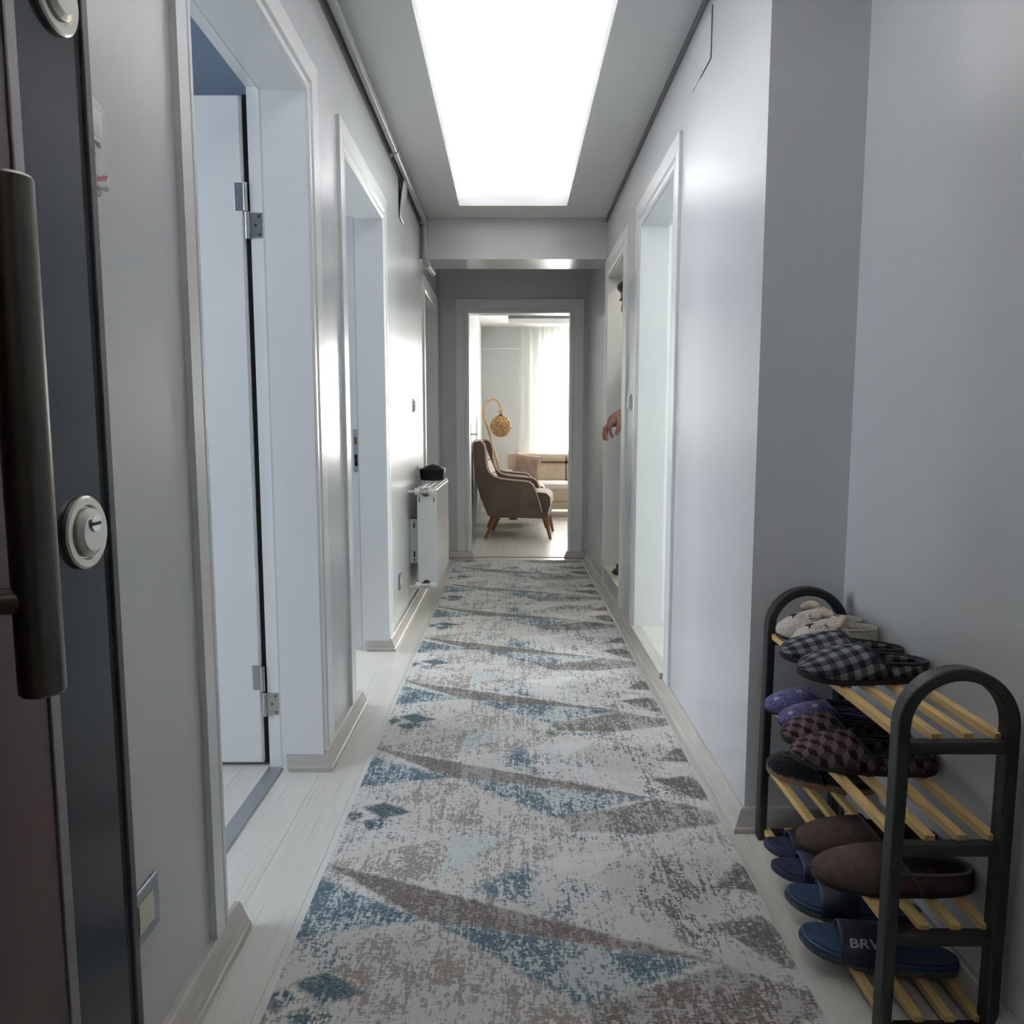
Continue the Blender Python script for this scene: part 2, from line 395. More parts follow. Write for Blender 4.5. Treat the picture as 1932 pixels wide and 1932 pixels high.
# ------------------------------------------------------------------ door frames
def casing_profile(cw):
    return [(0, 0), (0, 0.012), (cw * 0.60, 0.012), (cw * 0.66, 0.004), (cw * 0.73, 0.004), (cw * 0.78, 0.010), (cw * 0.93, 0.010), (cw, 0.005), (cw, 0)]
def door_frame(name, w, op, zt, cn, cf, ct, zb=0.058, depth=WT, zj=0.0, rebate_at=0.122):
    root = struct(empty(name, w(0, (op[0] + op[1]) / 2, 0)))
    inv = Vector(root.location)
    def put(b, n, m=M_trim, **k):
        b.v = [tuple(Vector(v) - inv) for v in b.v]
        return b.build(n, m, k.pop('part', root), **k)
    s0, s1 = op
    def side(edge, cw, sgn):
        pts = [(edge + sgn * (cw - p), d) for p, d in casing_profile(cw)]
        out = []
        for zz in (zb, None):
            ring = []
            for (s, d), (p, _) in zip(pts, casing_profile(cw)):
                z = zb if zz is not None else zt + (cw - p) * ct / cw
                ring.append(w(d, s, z))
            out.append(ring)
        return MB().loft(out)
    put(side(s0, cn, -1), 'casing_side'); put(side(s1, cf, 1), 'casing_side')
    ra, rb = [], []
    for p, d in casing_profile(ct):
        k = (ct - p) / ct
        ra.append(w(d, s0 - cn * k, zt + (ct - p))); rb.append(w(d, s1 + cf * k, zt + (ct - p)))
    put(MB().loft([ra, rb]), 'casing_head')
    # jambs line the opening, with a set-back rebate where the leaf shuts
    jt = 0.002; D = -rebate_at
    for s, sg in ((s0, 1), (s1, -1)):
        bj = MB(); a, c = sorted((s - sg * 0.02, s + sg * jt)); wbox(bj, w, D, 0.004, a, c, zj, zt)
        a, c = sorted((s - sg * 0.035, s - sg * 0.012)); wbox(bj, w, D - 0.045, D, a, c, zj, zt + 0.012)
        put(bj, 'jamb')
    bj = MB(); wbox(bj, w, D, 0.004, s0, s1, zt - jt, zt + 0.02); wbox(bj, w, D - 0.045, D, s0 - .012, s1 + .012, zt + 0.012, zt + 0.03)
    put(bj, 'head_jamb')
    return root, put
d1, put1 = door_frame('door_1', wl, L1, 1.990, 0.070, 0.108, 0.100)
d2, put2 = door_frame('door_2', wl, L2, 1.982, 0.082, 0.080, 0.100)
d3, put3 = door_frame('door_3', wl, L3, 1.960, 0.085, 0.085, 0.090)
d4, put4 = door_frame('door_4', wr, R1, 1.998, 0.098, 0.110, 0.108, zj=0.076, rebate_at=0.13)
d5, put5 = door_frame('door_5', wr, R2, 2.010, 0.165, 0.090, 0.100, zj=0.160, rebate_at=0.13)
d6, put6 = door_frame('door_6', wf, FD, 1.962, 0.100, 0.107, 0.104, rebate_at=0.085)
# closed leaf of the far left door
b = MB(); wbox(b, wl, -0.165, -0.125, L3[0] - .01, L3[1] + .01, 0.01, 1.965); put3(b, 'leaf')
# door 1: leaf swung into the bedroom, hinges, threshold strip
xh = XL - 0.187
b = MB(); b.box(-1.56, xh, 2.256, 2.296, 0.012, 1.985); put1(b, 'leaf', bevel=0.006)
M_gasket = mat('door_gasket_black', (0.006, 0.006, 0.006), 0.8)
b = MB(); b.box(xh + 0.002, xh + 0.022, 2.268, 2.30, 0.012, 1.99); put1(b, 'gasket', M_gasket)
for hz in (1.665, 0.245):
    b = MB(); b.box(xh + 0.018, xh + 0.056, 2.2475, 2.2505, hz - 0.075, hz - 0.005); h = put1(b, 'hinge', M_steel, bevel=0.0015)
    hb = MB(); hb.cyl((xh + 0.012, 2.247, hz - 0.078), (xh + 0.012, 2.247, hz - 0.003), 0.007); hb.cyl((xh + 0.008, 2.249, hz + 0.0), (xh + 0.008, 2.249, hz + 0.078), 0.007)
    put1(hb, 'hinge_pin', M_steel, smooth='auto')
    b = MB(); b.box(xh - 0.026, xh + 0.004, 2.2535, 2.2565, hz + 0.002, hz + 0.080); put1(b, 'hinge', M_steel, bevel=0.0015)
    for dx, dz in ((0.045, -0.015), (0.034, -0.04), (0.046, -0.066)):
        put1(MB().lathe([(0.0035, 0), (0.0035, -0.001), (0.001, -0.0012)], (xh + dx, 2.2475, hz + dz), 'y', 10), 'screw', M_dsteel, part=h)
struct(MB().box(-0.752, -0.706, L1[0] - 0.01, L1[1] + 0.01, 0.0, 0.004).build('trim_threshold', mat('threshold_aluminium', (0.34, 0.36, 0.38), 0.4, 0.5), bevel=0.0015))
# door 2: strike plate in the rebate of the far jamb
b = MB(); b.box(XL - 0.150, XL - 0.126, L2[1] + 0.0095, L2[1] + 0.012, 0.848, 1.045); sp = put2(b, 'strike_plate', M_steel, bevel=0.001)
b = MB(); b.box(XL - 0.146, XL - 0.131, L2[1] + 0.0085, L2[1] + 0.0097, 0.975, 1.010); put2(b, 'latch_hole', mat('raw_wood_hole', (0.22, 0.12, 0.05), 0.7))
b = MB(); b.lathe([(0.007, 0), (0.007, -0.0012)], (XL - 0.138, L2[1] + 0.0097, 0.923), 'y', 16); b.box(XL - 0.145, XL - 0.131, L2[1] + 0.0085, L2[1] + 0.0097, 0.882, 0.923); b.lathe([(0.007, 0), (0.007, -0.0012)], (XL - 0.138, L2[1] + 0.0097, 0.882), 'y', 16)
put2(b, 'bolt_hole', M_black)
# living room door: leaf swung open along the left wall
ax = FD[0] - 0.016
b = MB()
def leafpt(s, t, z): return (ax - 0.010 - t - 0.006 * s, YF + WT + 0.01 + s, z)
b.loft([[leafpt(0, 0, .01), leafpt(0.80, 0, .01), leafpt(0.80, .028, .01), leafpt(0, .028, .01)], [leafpt(0, 0, 1.955), leafpt(0.80, 0, 1.955), leafpt(0.80, .028, 1.955), leafpt(0, .028, 1.955)]])
put6(b, 'leaf', bevel=0.004)
hx = ax - 0.012
b = MB(); b.box(hx - 0.001, hx + 0.003, 6.93, 6.975, 0.885, 1.10); put6(b, 'handle_plate', M_steel, bevel=0.001)
b = MB(); b.tube([(hx, 6.952, 1.005), (hx + 0.045, 6.952, 1.005), (hx + 0.055, 6.94, 1.004), (hx + 0.055, 6.84, 1.0)], 0.008, 10); put6(b, 'lever', M_chrome, smooth=True)
for hz in (1.72, 0.30):
    b = MB(); b.box(FD[0] - 0.0115, FD[0] - 0.009, YF + 0.090, YF + 0.125, hz - 0.045, hz + 0.045); put6(b, 'hinge', M_steel)
struct(MB().box(FD[0], FD[1], YF + 0.03, YF + 0.062, 0.0, 0.006).build('trim_door_threshold', M_base, bevel=0.002))

# ------------------------------------------------------------------ entrance door (open, at the left edge of the picture)
M_wood = mat('entrance_red_brown_wood', (0.075, 0.035, 0.032), 0.30, col2=(0.035, 0.018, 0.020), scale=2.2, stretch=(1, 9, 0.9), lohi=(0.3, 0.7))
M_band = mat('entrance_dark_gloss_band', (0.014, 0.019, 0.028), 0.18, spec=0.3)
M_edge = mat('entrance_grey_edge', (0.065, 0.068, 0.075), 0.4)
XD = -0.385
ed = struct(empty('door_7', (XD - 0.03, 0.3, 0)))
def dput(b, n, m, **k):
    b.v = [(x - XD + 0.03, y - 0.3, z) for x, y, z in b.v]; return b.build(n, m, ed, **k)
dput(MB().box(XD - 0.065, XD - 0.004, -0.13, 0.722, 0.012, 2.06), 'leaf', M_edge)
dput(MB().box(XD - 0.006, XD + 0.001, -0.12, 0.607, 0.03, 2.05), 'wood_panel', M_wood, bevel=0.001)
dput(MB().box(XD - 0.006, XD + 0.003, 0.6075, 0.6205, 0.03, 2.05), 'metal_strip', mat('entrance_strip_metal', (0.30, 0.28, 0.29), 0.35, 0.8), bevel=0.001)
dput(MB().box(XD - 0.006, XD, 0.621, 0.7065, 0.03, 2.05), 'gloss_band', M_band)
dput(MB().box(XD - 0.006, XD - 0.001, 0.707, 0.7175, 0.012, 2.06), 'seal', M_gasket)
dput(MB().box(XD - 0.006, XD + 0.002, 0.718, 0.7285, 0.012, 2.06), 'edge_strip', M_edge, bevel=0.001)
def escutcheon(yc, zc):
    c = (XD, yc, zc)
    r = dput(MB().lathe([(0.0, 0.0005), (0.033, 0.0005), (0.033, 0.004), (0.031, 0.0055), (0.025, 0.0055), (0.0235, 0.0025), (0.0, 0.0025)], c, 'x', 40), 'escutcheon', M_nickel, smooth='auto')
    def ch(b, n, m):
        o = dput(b, n, m); o.parent = r; o.matrix_parent_inverse = Matrix(); return o
    ch(MB().lathe([(0.022, 0.0027), (0.022, 0.0075), (0.0165, 0.0110), (0.0, 0.0110)], c, 'x', 36), 'lock_cylinder_guard', M_nickel)
    ch(MB().lathe([(0.0075, 0.0110), (0.0075, 0.0125), (0.0, 0.0125)], (XD, yc + 0.001, zc + 0.008), 'x', 20), 'lock_cylinder', M_chrome)
    ch(MB().box(XD + 0.0123, XD + 0.0129, yc - 0.006, yc + 0.008, zc + 0.0065, zc + 0.0095), 'keyhole', M_black)
escutcheon(0.674, 0.949); escutcheon(0.676, 1.405)
dput(MB().lathe([(0.0, 0.858), (0.0135, 0.858), (0.0148, 0.860), (0.0148, 1.203), (0.0135, 1.205), (0.0, 1.205)], (-0.327, 0.512, 0), 'z', 32), 'handle_bar', M_dsteel, smooth='auto')
for zz in (0.925, 1.14):
    dput(MB().cyl((XD, 0.490, zz), (-0.327, 0.508, zz), 0.0095, 18), 'handle_mount', M_dsteel, smooth='auto')

# ------------------------------------------------------------------ gas pipe along the ceiling
gp = thing('gas_pipe', 'grey painted gas pipe running along the left ceiling edge', 'pipe', (-0.55, 3.0, 2.345))
def gput(b, n, m=M_pipe, **k):
    b.v = [(x + 0.55, y - 3.0, z - 2.345) for x, y, z in b.v]; return b.build(n, m, gp, **k)
px_, pz_ = -0.548, 2.348
gput(MB().cyl((px_, 0.2, pz_), (px_, 4.94, pz_), 0.0165, 18), 'pipe_run', smooth='auto')
gput(MB().cyl((px_ - 0.0, 4.955, 2.325), (px_ - 0.0, 4.955, 2.17), 0.0155, 18), 'drop_pipe', smooth='auto')
gput(MB().tube([(px_, 4.90, pz_), (px_, 4.935, pz_ - 0.002), (px_, 4.953, pz_ - 0.018), (px_, 4.955, pz_ - 0.055)], 0.0205, 16), 'elbow', smooth='auto')
gput(MB().cyl((px_, 4.955, 2.292), (px_, 4.955, 2.268), 0.0195, 16), 'coupling', smooth='auto')
gput(MB().tube([(px_, 4.955, 2.178), (px_, 4.957, 2.130), (px_ + 0.002, 4.972, 2.108), (px_ + 0.008, 5.00, 2.098)], 0.021, 16), 'elbow', smooth='auto')
gput(MB().cyl((px_ + 0.006, 4.99, 2.100), (px_ + 0.030, 5.13, 2.074), 0.0145, 16), 'end_pipe', M_chrome, smooth='auto')
gput(MB().cyl((px_ + 0.029, 5.125, 2.0745), (px_ + 0.0315, 5.137, 2.072), 0.018, 16), 'end_cap', M_chrome, smooth='auto')
for yy in (1.2, 3.72, 4.89):
    b = MB(); ring = [(px_ + math.cos(a) * 0.018, yy, pz_ + math.sin(a) * 0.018) for a in [2 * PI * k / 20 for k in range(21)]]
    b.tube([(px_ + math.cos(2 * PI * k / 20) * 0.0185, yy - 0.009, pz_ + math.sin(2 * PI * k / 20) * 0.0185) for k in range(21)], 0.0018, 6)
    b.lathe([(0.0185, -0.008), (0.0185, 0.008)], (px_, yy, pz_), 'y', 20)
    b.cyl((px_ - 0.02, yy, pz_ - 0.004), (XL, yy, pz_ - 0.004), 0.003, 8); b.box(px_ - 0.026, px_ - 0.012, yy - 0.006, yy + 0.006, pz_ - 0.026, pz_ - 0.014)
    gput(b, 'clamp')
M_strip = mat('ceiling_edge_strip_dark_grey', (0.15, 0.155, 0.16), 0.5)  # plain dark grey band along the top of both walls, below the ceiling
struct(MB().box(XL, XL + 0.008, -0.1, 5.0, ZC - 0.062, ZC).box(XL, XL + 0.011, -0.1, 5.0, ZC - 0.034, ZC - 0.030).build('ceiling_band_left', M_strip))
struct(MB().box(XR - 0.008, XR, YN, 5.0, ZC - 0.030, ZC).build('ceiling_band_right', M_strip))

# ------------------------------------------------------------------ access covers on the walls
cv = thing('junction_cover', 'grey wall cover plate peeling loose under the gas pipe', 'wall plate', (XL, 4.13, 2.23))
def flap(u, v):      # u along the wall, v upward; bulges off the wall near its left and top
    d = 0.004 + 0.030 * (v ** 1.6) * (1 - 0.55 * abs(u - 0.4)) + 0.004 * (1 - u)
    return (d, -0.085 + 0.17 * u, -0.095 + 0.185 * v - 0.05 * max(0, u - 0.55) * v)
b = MB().grid(flap, 10, 10); b.build('cover_sheet', M_wall, cv, smooth=True, solid=0.0025)
MB().box(0.0005, 0.0015, -0.078, 0.08, -0.088, 0.10).build('dark_recess', M_black, cv)
cv2 = thing('access_panel', 'flush square access panel high on the right wall', 'wall plate', (XR, 2.56, 2.24))
MB().box(-0.003, 0.0, -0.11, 0.13, -0.066, 0.085).build('panel', M_wall, cv2, bevel=0.0008)
MB().box(-0.0035, -0.0004, -0.1118, -0.1102, -0.0675, 0.085).box(-0.0035, -0.0004, -0.1118, 0.02, -0.0685, -0.0668).build('joint', mat('panel_joint_dark', (0.10, 0.09, 0.09), 0.8), cv2)  # dark line marking the joint round the panel
for yy, zz in ((-0.10, -0.055), (-0.10, 0.07), (0.0, -0.055)): MB().lathe([(0.003, -0.0032), (0.002, -0.0042)], (0, yy, zz), 'x', 8).build('screw', M_dsteel, cv2)

# ------------------------------------------------------------------ switches and sockets
def switch(name, label, w, s, z, wd=0.078, h=0.082, rocker=True, frame=M_white_pl, centre=M_white_pl, cat='switch'):
    p = Vector(w(0, s, z)); t = thing(name, label, cat, p)
    def bb(d0, d1, s0, s1, z0, z1):
        b = MB(); wbox(b, w, d0, d1, s + s0, s + s1, z + z0, z + z1); b.v = [tuple(Vector(v) - p) for v in b.v]; return b
    bb(0, 0.007, -wd / 2, wd / 2, -h / 2, h / 2).build('plate', frame, t, bevel=0.003)
    if rocker:
        b = bb(0.007, 0.013, -wd * .36, wd * .36, -h * .36, h * .36); b.build('rocker', centre, t, bevel=0.002)
    else:
        bb(0.007, 0.0085, -wd * .26, wd * .26, -h * .27, h * .27).build('insert', centre, t, bevel=0.001)
    return t
switch('light_switch', 'white light switch on the left wall above the radiator', wl, 4.55, 1.185)
switch('light_switch', 'cream light switch on the right wall between the two doors', wr, 3.935, 1.185)
M_mframe = mat('socket_steel_frame', (0.40, 0.41, 0.42), 0.3, 0.7, col2=(0.28, 0.30, 0.31), scale=9)
switch('wall_socket', 'cream socket in a brushed steel frame beside the entrance door', wl, 1.118, 0.285, 0.090, 0.088, False, M_mframe, M_ivory, 'socket')
switch('wall_socket', 'small steel framed socket low on the wall by the radiator', wl, 3.87, 0.262, 0.075, 0.082, False, M_mframe, M_white_pl, 'socket')

# wall mounted detector / chime
ch = thing('door_chime', 'cream wall mounted chime box with red lettering beside the entrance door', 'door chime', (XL, 1.040, 1.425))
poly = [(-0.062, -0.072), (0.042, -0.066), (0.046, 0.03), (0.036, 0.046), (-0.062, 0.072)]
fn = lambda y, z, d: (d, y, z)
MB().prism(poly, fn, 0.0, 0.020).build('back_box', M_white_pl, ch, bevel=0.003)
MB().prism([(y * 0.98, z * 0.97 + 0.004) for y, z in poly], fn, 0.021, 0.031).build('cover', M_white_pl, ch, bevel=0.004)
MB().grid(lambda u, v: (0.0315 + 0.004 * math.sin(PI * u) ** 0.5 * math.sin(PI * v) ** 0.5, -0.05 + 0.078 * u, -0.004 + 0.042 * v), 10, 8).build('dial', M_white_pl, ch, smooth=True)
MB().box(0.031, 0.038, -0.03, 0.012, -0.008, -0.003).build('lever', M_white_pl, ch, bevel=0.002)
MB().box(0.0311, 0.0316, 0.012, 0.022, -0.0085, -0.0065).box(0.0311, 0.0316, -0.004, 0.008, -0.022, -0.020).build('mark', M_dsteel, ch)
text_mesh('lnolar', lambda x, y: (0.0316, 0.022 + x * 0.92 - y * 0.1, -0.047 + y + x * 0.35), 0.012, 0.0002).build('lettering', M_red, ch)
text_mesh('ID', lambda x, y: (0.0316, 0.033 + x, -0.058 + y), 0.007).build('lettering', M_red, ch)

# ------------------------------------------------------------------ hallway rug
def rug_mat():
    m, nt, B, N, L = new_mat('rug_distressed_print')
    tc = N.new('ShaderNodeTexCoord'); P = tc.outputs['Object']       # x 0..1 across, y along the rug (metres)
    sx = N.new('ShaderNodeSeparateXYZ'); L.new(P, sx.inputs[0])
    X, Y = sx.outputs[0], sx.outputs[1]
    # slightly wobbly print edges
    wob = noise(N, L, P, 22, 3); wob2 = noise(N, L, coords(N, L, (1, 1, 1), (0, 0, 1.0)), 26, 3)
    Xw = mth(N, L, 'ADD', X, mth(N, L, 'MULTIPLY', mth(N, L, 'SUBTRACT', wob, 0.5), 0.022))
    Yw = mth(N, L, 'ADD', Y, mth(N, L, 'MULTIPLY', mth(N, L, 'SUBTRACT', wob2, 0.5), 0.022))
    PER = 0.665
    t = mth(N, L, 'SUBTRACT', mth(N, L, 'WRAP', Yw, 0.13, 0.13 - PER), 0.0)       # t in (-0.535, 0.13]
    cb = N.new('ShaderNodeCombineXYZ'); L.new(Xw, cb.inputs[0]); L.new(t, cb.inputs[1]); cb.inputs[2].default_value = 1.0
    Q = cb.outputs[0]
    def half(p, q):
        a, b_ = q[1] - p[1], -(q[0] - p[0]); l = math.hypot(a, b_); a /= l; b_ /= l
        n = N.new('ShaderNodeVectorMath'); n.operation = 'DOT_PRODUCT'; L.new(Q, n.inputs[0]); n.inputs[1].default_value = (-a, -b_, a * p[0] + b_ * p[1]); return n.outputs['Value']
    def poly(pts, soft=0.006):
        ar = sum(pts[i][0] * pts[(i + 1) % len(pts)][1] - pts[(i + 1) % len(pts)][0] * pts[i][1] for i in range(len(pts)))
        if ar < 0: pts = pts[::-1]
        d = None
        for i in range(len(pts)):
            h = half(pts[i], pts[(i + 1) % len(pts)]); d = h if d is None else mth(N, L, 'MINIMUM', d, h)
        return ramp(N, L, d, -soft, soft)
    # wear masks: fine woven speckle (streaked along and across) plus broad patches
    fine = noise(N, L, coords(N, L, (1, 0.35, 1)), 190, 2, 0.6)
    finx = noise(N, L, coords(N, L, (0.4, 1, 1)), 170, 2, 0.6)
    mid = noise(N, L, coords(N, L, (1.0, 0.5, 1)), 60, 3, 0.6)
    broad = noise(N, L, P, 7, 3, 0.55)
    vstreak = noise(N, L, coords(N, L, (1, 0.06, 1)), 90, 2, 0.6)
    sp = mth(N, L, 'ADD', mth(N, L, 'MULTIPLY', fine, 0.48), mth(N, L, 'ADD', mth(N, L, 'MULTIPLY', finx, 0.34), mth(N, L, 'MULTIPLY', mid, 0.18)))
    sp = mth(N, L, 'ADD', sp, mth(N, L, 'MULTIPLY', mth(N, L, 'SUBTRACT', broad, 0.5), 0.42))
    sp = mth(N, L, 'ADD', sp, mth(N, L, 'MULTIPLY', mth(N, L, 'SUBTRACT', vstreak, 0.5), 0.25))
    WSH = 0.018
    def wear(th, w=0.042): return ramp(N, L, sp, th + WSH - w, th + WSH + w)      # 1 where the dye is kept
    cream = (0.55, 0.53, 0.50); white = (0.63, 0.62, 0.605); taupe = (0.235, 0.212, 0.192); brown = (0.098, 0.083, 0.074)
    blue = (0.038, 0.088, 0.125); pale = (0.40, 0.50, 0.53); teal = (0.024, 0.064, 0.085); char = (0.075, 0.071, 0.068); grey = (0.22, 0.21, 0.20)
    col = mix_rgb(N, L, ramp(N, L, broad, 0.35, 0.62), cream, white)
    col = mix_rgb(N, L, wear(0.535), col, grey)
    def lay_(pts, c, th, base=None, bk=0.75, soft=0.006):
        nonlocal col
        pm_ = poly(pts, soft)
        if base is not None: col = mix_rgb(N, L, mth(N, L, 'MULTIPLY', pm_, bk), col, base)
        col = mix_rgb(N, L, mth(N, L, 'MULTIPLY', pm_, wear(th)), col, c)
    lay_([(0, 0), (0.294, 0.122), (0.273, -0.085)], taupe, 0.47)
    lay_([(0.294, 0.12), (0.44, 0.115), (0.28, -0.06)], blue, 0.62, pale, 0.45)
    lay_([(0.29, -0.05), (0.43, 0.115), (0.62, 0.125), (0.50, 0.0), (0.40, -0.04)], taupe, 0.50)
    lay_([(0.43, 0.13), (0.84, 0.13), (0.66, 0.095)], blue, 0.56)
    lay_([(0.66, 0.0), (0.776, 0.02), (0.93, 0.02), (0.985, -0.06), (0.86, -0.19), (0.72, -0.16), (0.683, -0.117)], char, 0.53, grey, 0.25, 0.02)
    lay_([(0.36, -0.11), (0.485, 0.0), (0.54, -0.205)], blue, 0.485, pale, 0.30, 0.015)
    lay_([(0.50, -0.06), (0.66, -0.10), (0.67, -0.26), (0.54, -0.21)], blue, 0.545, white, 0.35, 0.02)
    lay_([(0.49, 0.0), (0.74, 0.07), (0.62, -0.07)], grey, 0.64, white, 0.75)
    lay_([(0.655, -0.14), (0.845, -0.34), (0.655, -0.25)], grey, 0.60, white, 0.6)
    lay_([(0.74, -0.17), (0.86, -0.17), (0.93, -0.31), (0.84, -0.33)], char, 0.53, None, 0, 0.015)
    lay_([(0, 0), (0.256, -0.213), (0.857, -0.346)], brown, 0.455, taupe, 0.85)
    lay_([(-0.02, -0.05), (-0.02, -0.275), (0.262, -0.214)], blue, 0.455, pale, 0.55)
    lay_([(0.02, -0.27), (0.10, -0.255), (0.14, -0.35), (0.06, -0.36)], blue, 0.53, None, 0, 0.02)
    lay_([(0.265, -0.212), (0.06, -0.39), (0.20, -0.55), (0.62, -0.56), (0.575, -0.462)], taupe, 0.505, cream, 0.30)
    lay_([(0.275, -0.214), (0.575, -0.462), (0.62, -0.44), (0.838, -0.345)], blue, 0.465, pale, 0.35)
    lay_([(0.036, -0.396), (0.092, -0.366), (0.175, -0.42), (0.105, -0.455)], teal, 0.36)
    lay_([(0.0, -0.43), (0.03, -0.405), (0.05, -0.44), (0.02, -0.47)], teal, 0.44)
    lay_([(0.04, -0.475), (0.10, -0.448), (0.15, -0.48), (0.08, -0.515)], teal, 0.44)
    lay_([(0.861, -0.350), (0.58, -0.455), (0.60, -0.52), (0.80, -0.535), (1.02, -0.475), (1.02, -0.43)], brown, 0.47, grey, 0.55)
    lay_([(0.985, 0.0), (0.905, -0.10), (1.02, -0.115), (1.02, -0.02)], char, 0.43, grey, 0.5)
    lay_([(0.862, -0.228), (0.985, -0.20), (1.02, -0.37), (0.96, -0.34)], char, 0.44, grey, 0.4)
    # woven rib: tiny light / dark threads
    rib = noise(N, L, coords(N, L, (0.25, 1, 1)), 420, 1)
    col = mix_rgb(N, L, mth(N, L, 'MULTIPLY', ramp(N, L, rib, 0.45, 0.62), 0.22), col, (0.75, 0.73, 0.70))
    L.new(col, B.inputs['Base Color']); B.inputs['Roughness'].default_value = 0.92; B.inputs['Specular IOR Level'].default_value = 0.15
    bp = N.new('ShaderNodeBump'); bp.inputs['Strength'].default_value = 0.35; bp.inputs['Distance'].default_value = 0.002
    L.new(mth(N, L, 'ADD', fine, rib), bp.inputs['Height']); L.new(bp.outputs[0], B.inputs['Normal'])
    return m
rug = thing('runner_rug', 'long distressed runner rug with blue, taupe and grey triangles', 'rug', (-0.446, 1.716, 0.0))
MB().box(0.004, 1.001, 0.45 - 1.716, 5.985 - 1.716, 0.0002, 0.0075).build('pile', rug_mat(), rug, bevel=0.002)
M_bind = mat('rug_binding', (0.66, 0.65, 0.64), 0.8)
MB().box(0.0, 0.0045, 0.45 - 1.716, 5.987 - 1.716, 0.0002, 0.0065).box(1.0005, 1.005, 0.45 - 1.716, 5.987 - 1.716, 0.0002, 0.0065).box(0, 1.005, 5.985 - 1.716, 5.989 - 1.716, 0.0002, 0.0065).build('binding', M_bind, rug)
# ------------------------------------------------------------------ radiator and bag
RX0, RX1, RY0, RY1, RZ0, RZ1 = -0.534, -0.424, 4.25, 5.07, 0.145, 0.722
rd = thing('radiator', 'white panel radiator on the left wall', 'radiator', (-0.48, 4.66, 0.145))
def rput(b, n, m=M_rad, **k):
    b.v = [(x + 0.48, y - 4.66, z - 0.145) for x, y, z in b.v]; return b.build(n, m, k.pop('part', rd), **k)
rput(MB().box(RX1 - 0.014, RX1, RY0 + 0.004, RY1, RZ0, RZ1 - 0.012), 'front_panel', bevel=0.006)
rput(MB().box(RX0, RX0 + 0.014, RY0 + 0.004, RY1, RZ0, RZ1 - 0.012), 'back_panel', bevel=0.006)
for ys in (RY0, RY1 - 0.003):
    rput(MB().box(RX0 + 0.002, RX1 - 0.002, ys, ys + 0.003, RZ0 + 0.002, RZ1 - 0.004), 'side_cover', bevel=0.001)
for k in range(3):
    x = RX0 + 0.004 + k * 0.036
    rput(MB().box(x, x + 0.030, RY0 + 0.002, RY1 - 0.002, RZ1 - 0.006, RZ1), 'top_grille', bevel=0.002)
for xx in (RX0 + 0.012, RX1 - 0.016):
    rput(MB().box(xx, xx + 0.005, RY0 - 0.0012, RY0 + 0.0005, RZ1 - 0.085, RZ1 - 0.055), 'side_slot', M_black)
for zz in (0.698 if False else 0.700, 0.165):
    up = zz > 0.4
    rput(MB().lathe([(0.0, 0), (0.024, 0), (0.024, 0.002), (0, 0.002)], (-0.483, RY0 - 0.002, zz - (0.008 if up else -0.004)), 'y', 20), 'port', M_dsteel)
    rput(MB().cyl((-0.483, RY0 - 0.004, zz), (-0.483, RY0 - 0.030, zz), 0.012, 14), 'valve_stem', M_steel, smooth='auto')
    vb_ = rput(MB().cyl((-0.513, RY0 - 0.024, zz), (-0.470, RY0 - 0.024, zz), 0.0135, 16), 'valve_body', M_steel, smooth='auto')
    rput(MB().lathe([(0.0, 0.0), (0.015, 0.0), (0.018, 0.006), (0.0165, 0.034), (0.012, 0.040), (0, 0.040)], (-0.468, RY0 - 0.024, zz), 'x', 16), 'valve_knob', M_rad, smooth='auto', part=vb_)
    rput(MB().lathe([(0.0, 0.0), (0.012, 0.0), (0.015, -0.004), (0.0195, -0.018), (0.0195, -0.030), (0.0, -0.030)][::-1], (-0.508 - 0.004, RY0 - 0.024, zz), 'x', 16), 'valve_nut', M_white_pl, smooth='auto', part=vb_)
    rput(MB().cyl((-0.540, RY0 - 0.024, zz), (XL, RY0 - 0.024, zz - (0 if up else 0.01)), 0.008, 12), 'pipe_tail', M_white_pl, smooth='auto', part=vb_)
br = rput(MB().box(XL + 0.001, RX0 + 0.006, 4.30, 4.304, 0.28, 0.535), 'bracket', M_rad)
for z0, z1 in ((0.486, 0.512), (0.315, 0.350), (0.512 + .006, .524), (0.30, 0.306), (0.289, 0.294)):
    s_ = rput(MB().box(XL + 0.020, XL + 0.029, 4.2985, 4.2995, z0, z1), 'bracket_slot', M_black, part=br)

bag = thing('toiletry_bag', 'small black leather pouch on top of the white radiator', 'bag', (-0.505, 4.885, RZ1 + 0.0005))
M_leath = mat('black_leather', (0.005, 0.005, 0.006), 0.5, bump=0.5, bscale=28, spec=0.25)
def rr(hx, hy, z, n=20, p=3.2, dx=0, dy=0):
    out = []
    for k in range(n):
        a = 2 * PI * k / n; c_, s_ = math.cos(a), math.sin(a)
        out.append((dx + hx * math.copysign(abs(c_) ** (2 / p), c_), dy + hy * math.copysign(abs(s_) ** (2 / p), s_), z))
    return out
MB().loft([rr(.066, .070, 0, p=7), rr(.070, .074, .005, p=7), rr(.072, .078, .035, p=8), rr(.078, .086, .068, p=9), rr(.076, .084, .072, p=9), rr(.042, .060, .090, p=6), rr(.014, .050, .097, p=5)]).build('pouch', M_leath, bag, smooth=True)
MB().box(-0.006, 0.006, -0.06, 0.06, 0.0985, 0.1025).build('zip', M_rubber, bag, bevel=0.001)
MB().box(-0.004, 0.004, -0.078, -0.062, 0.090, 0.094).build('zip_pull', M_dsteel, bag, bevel=0.001)

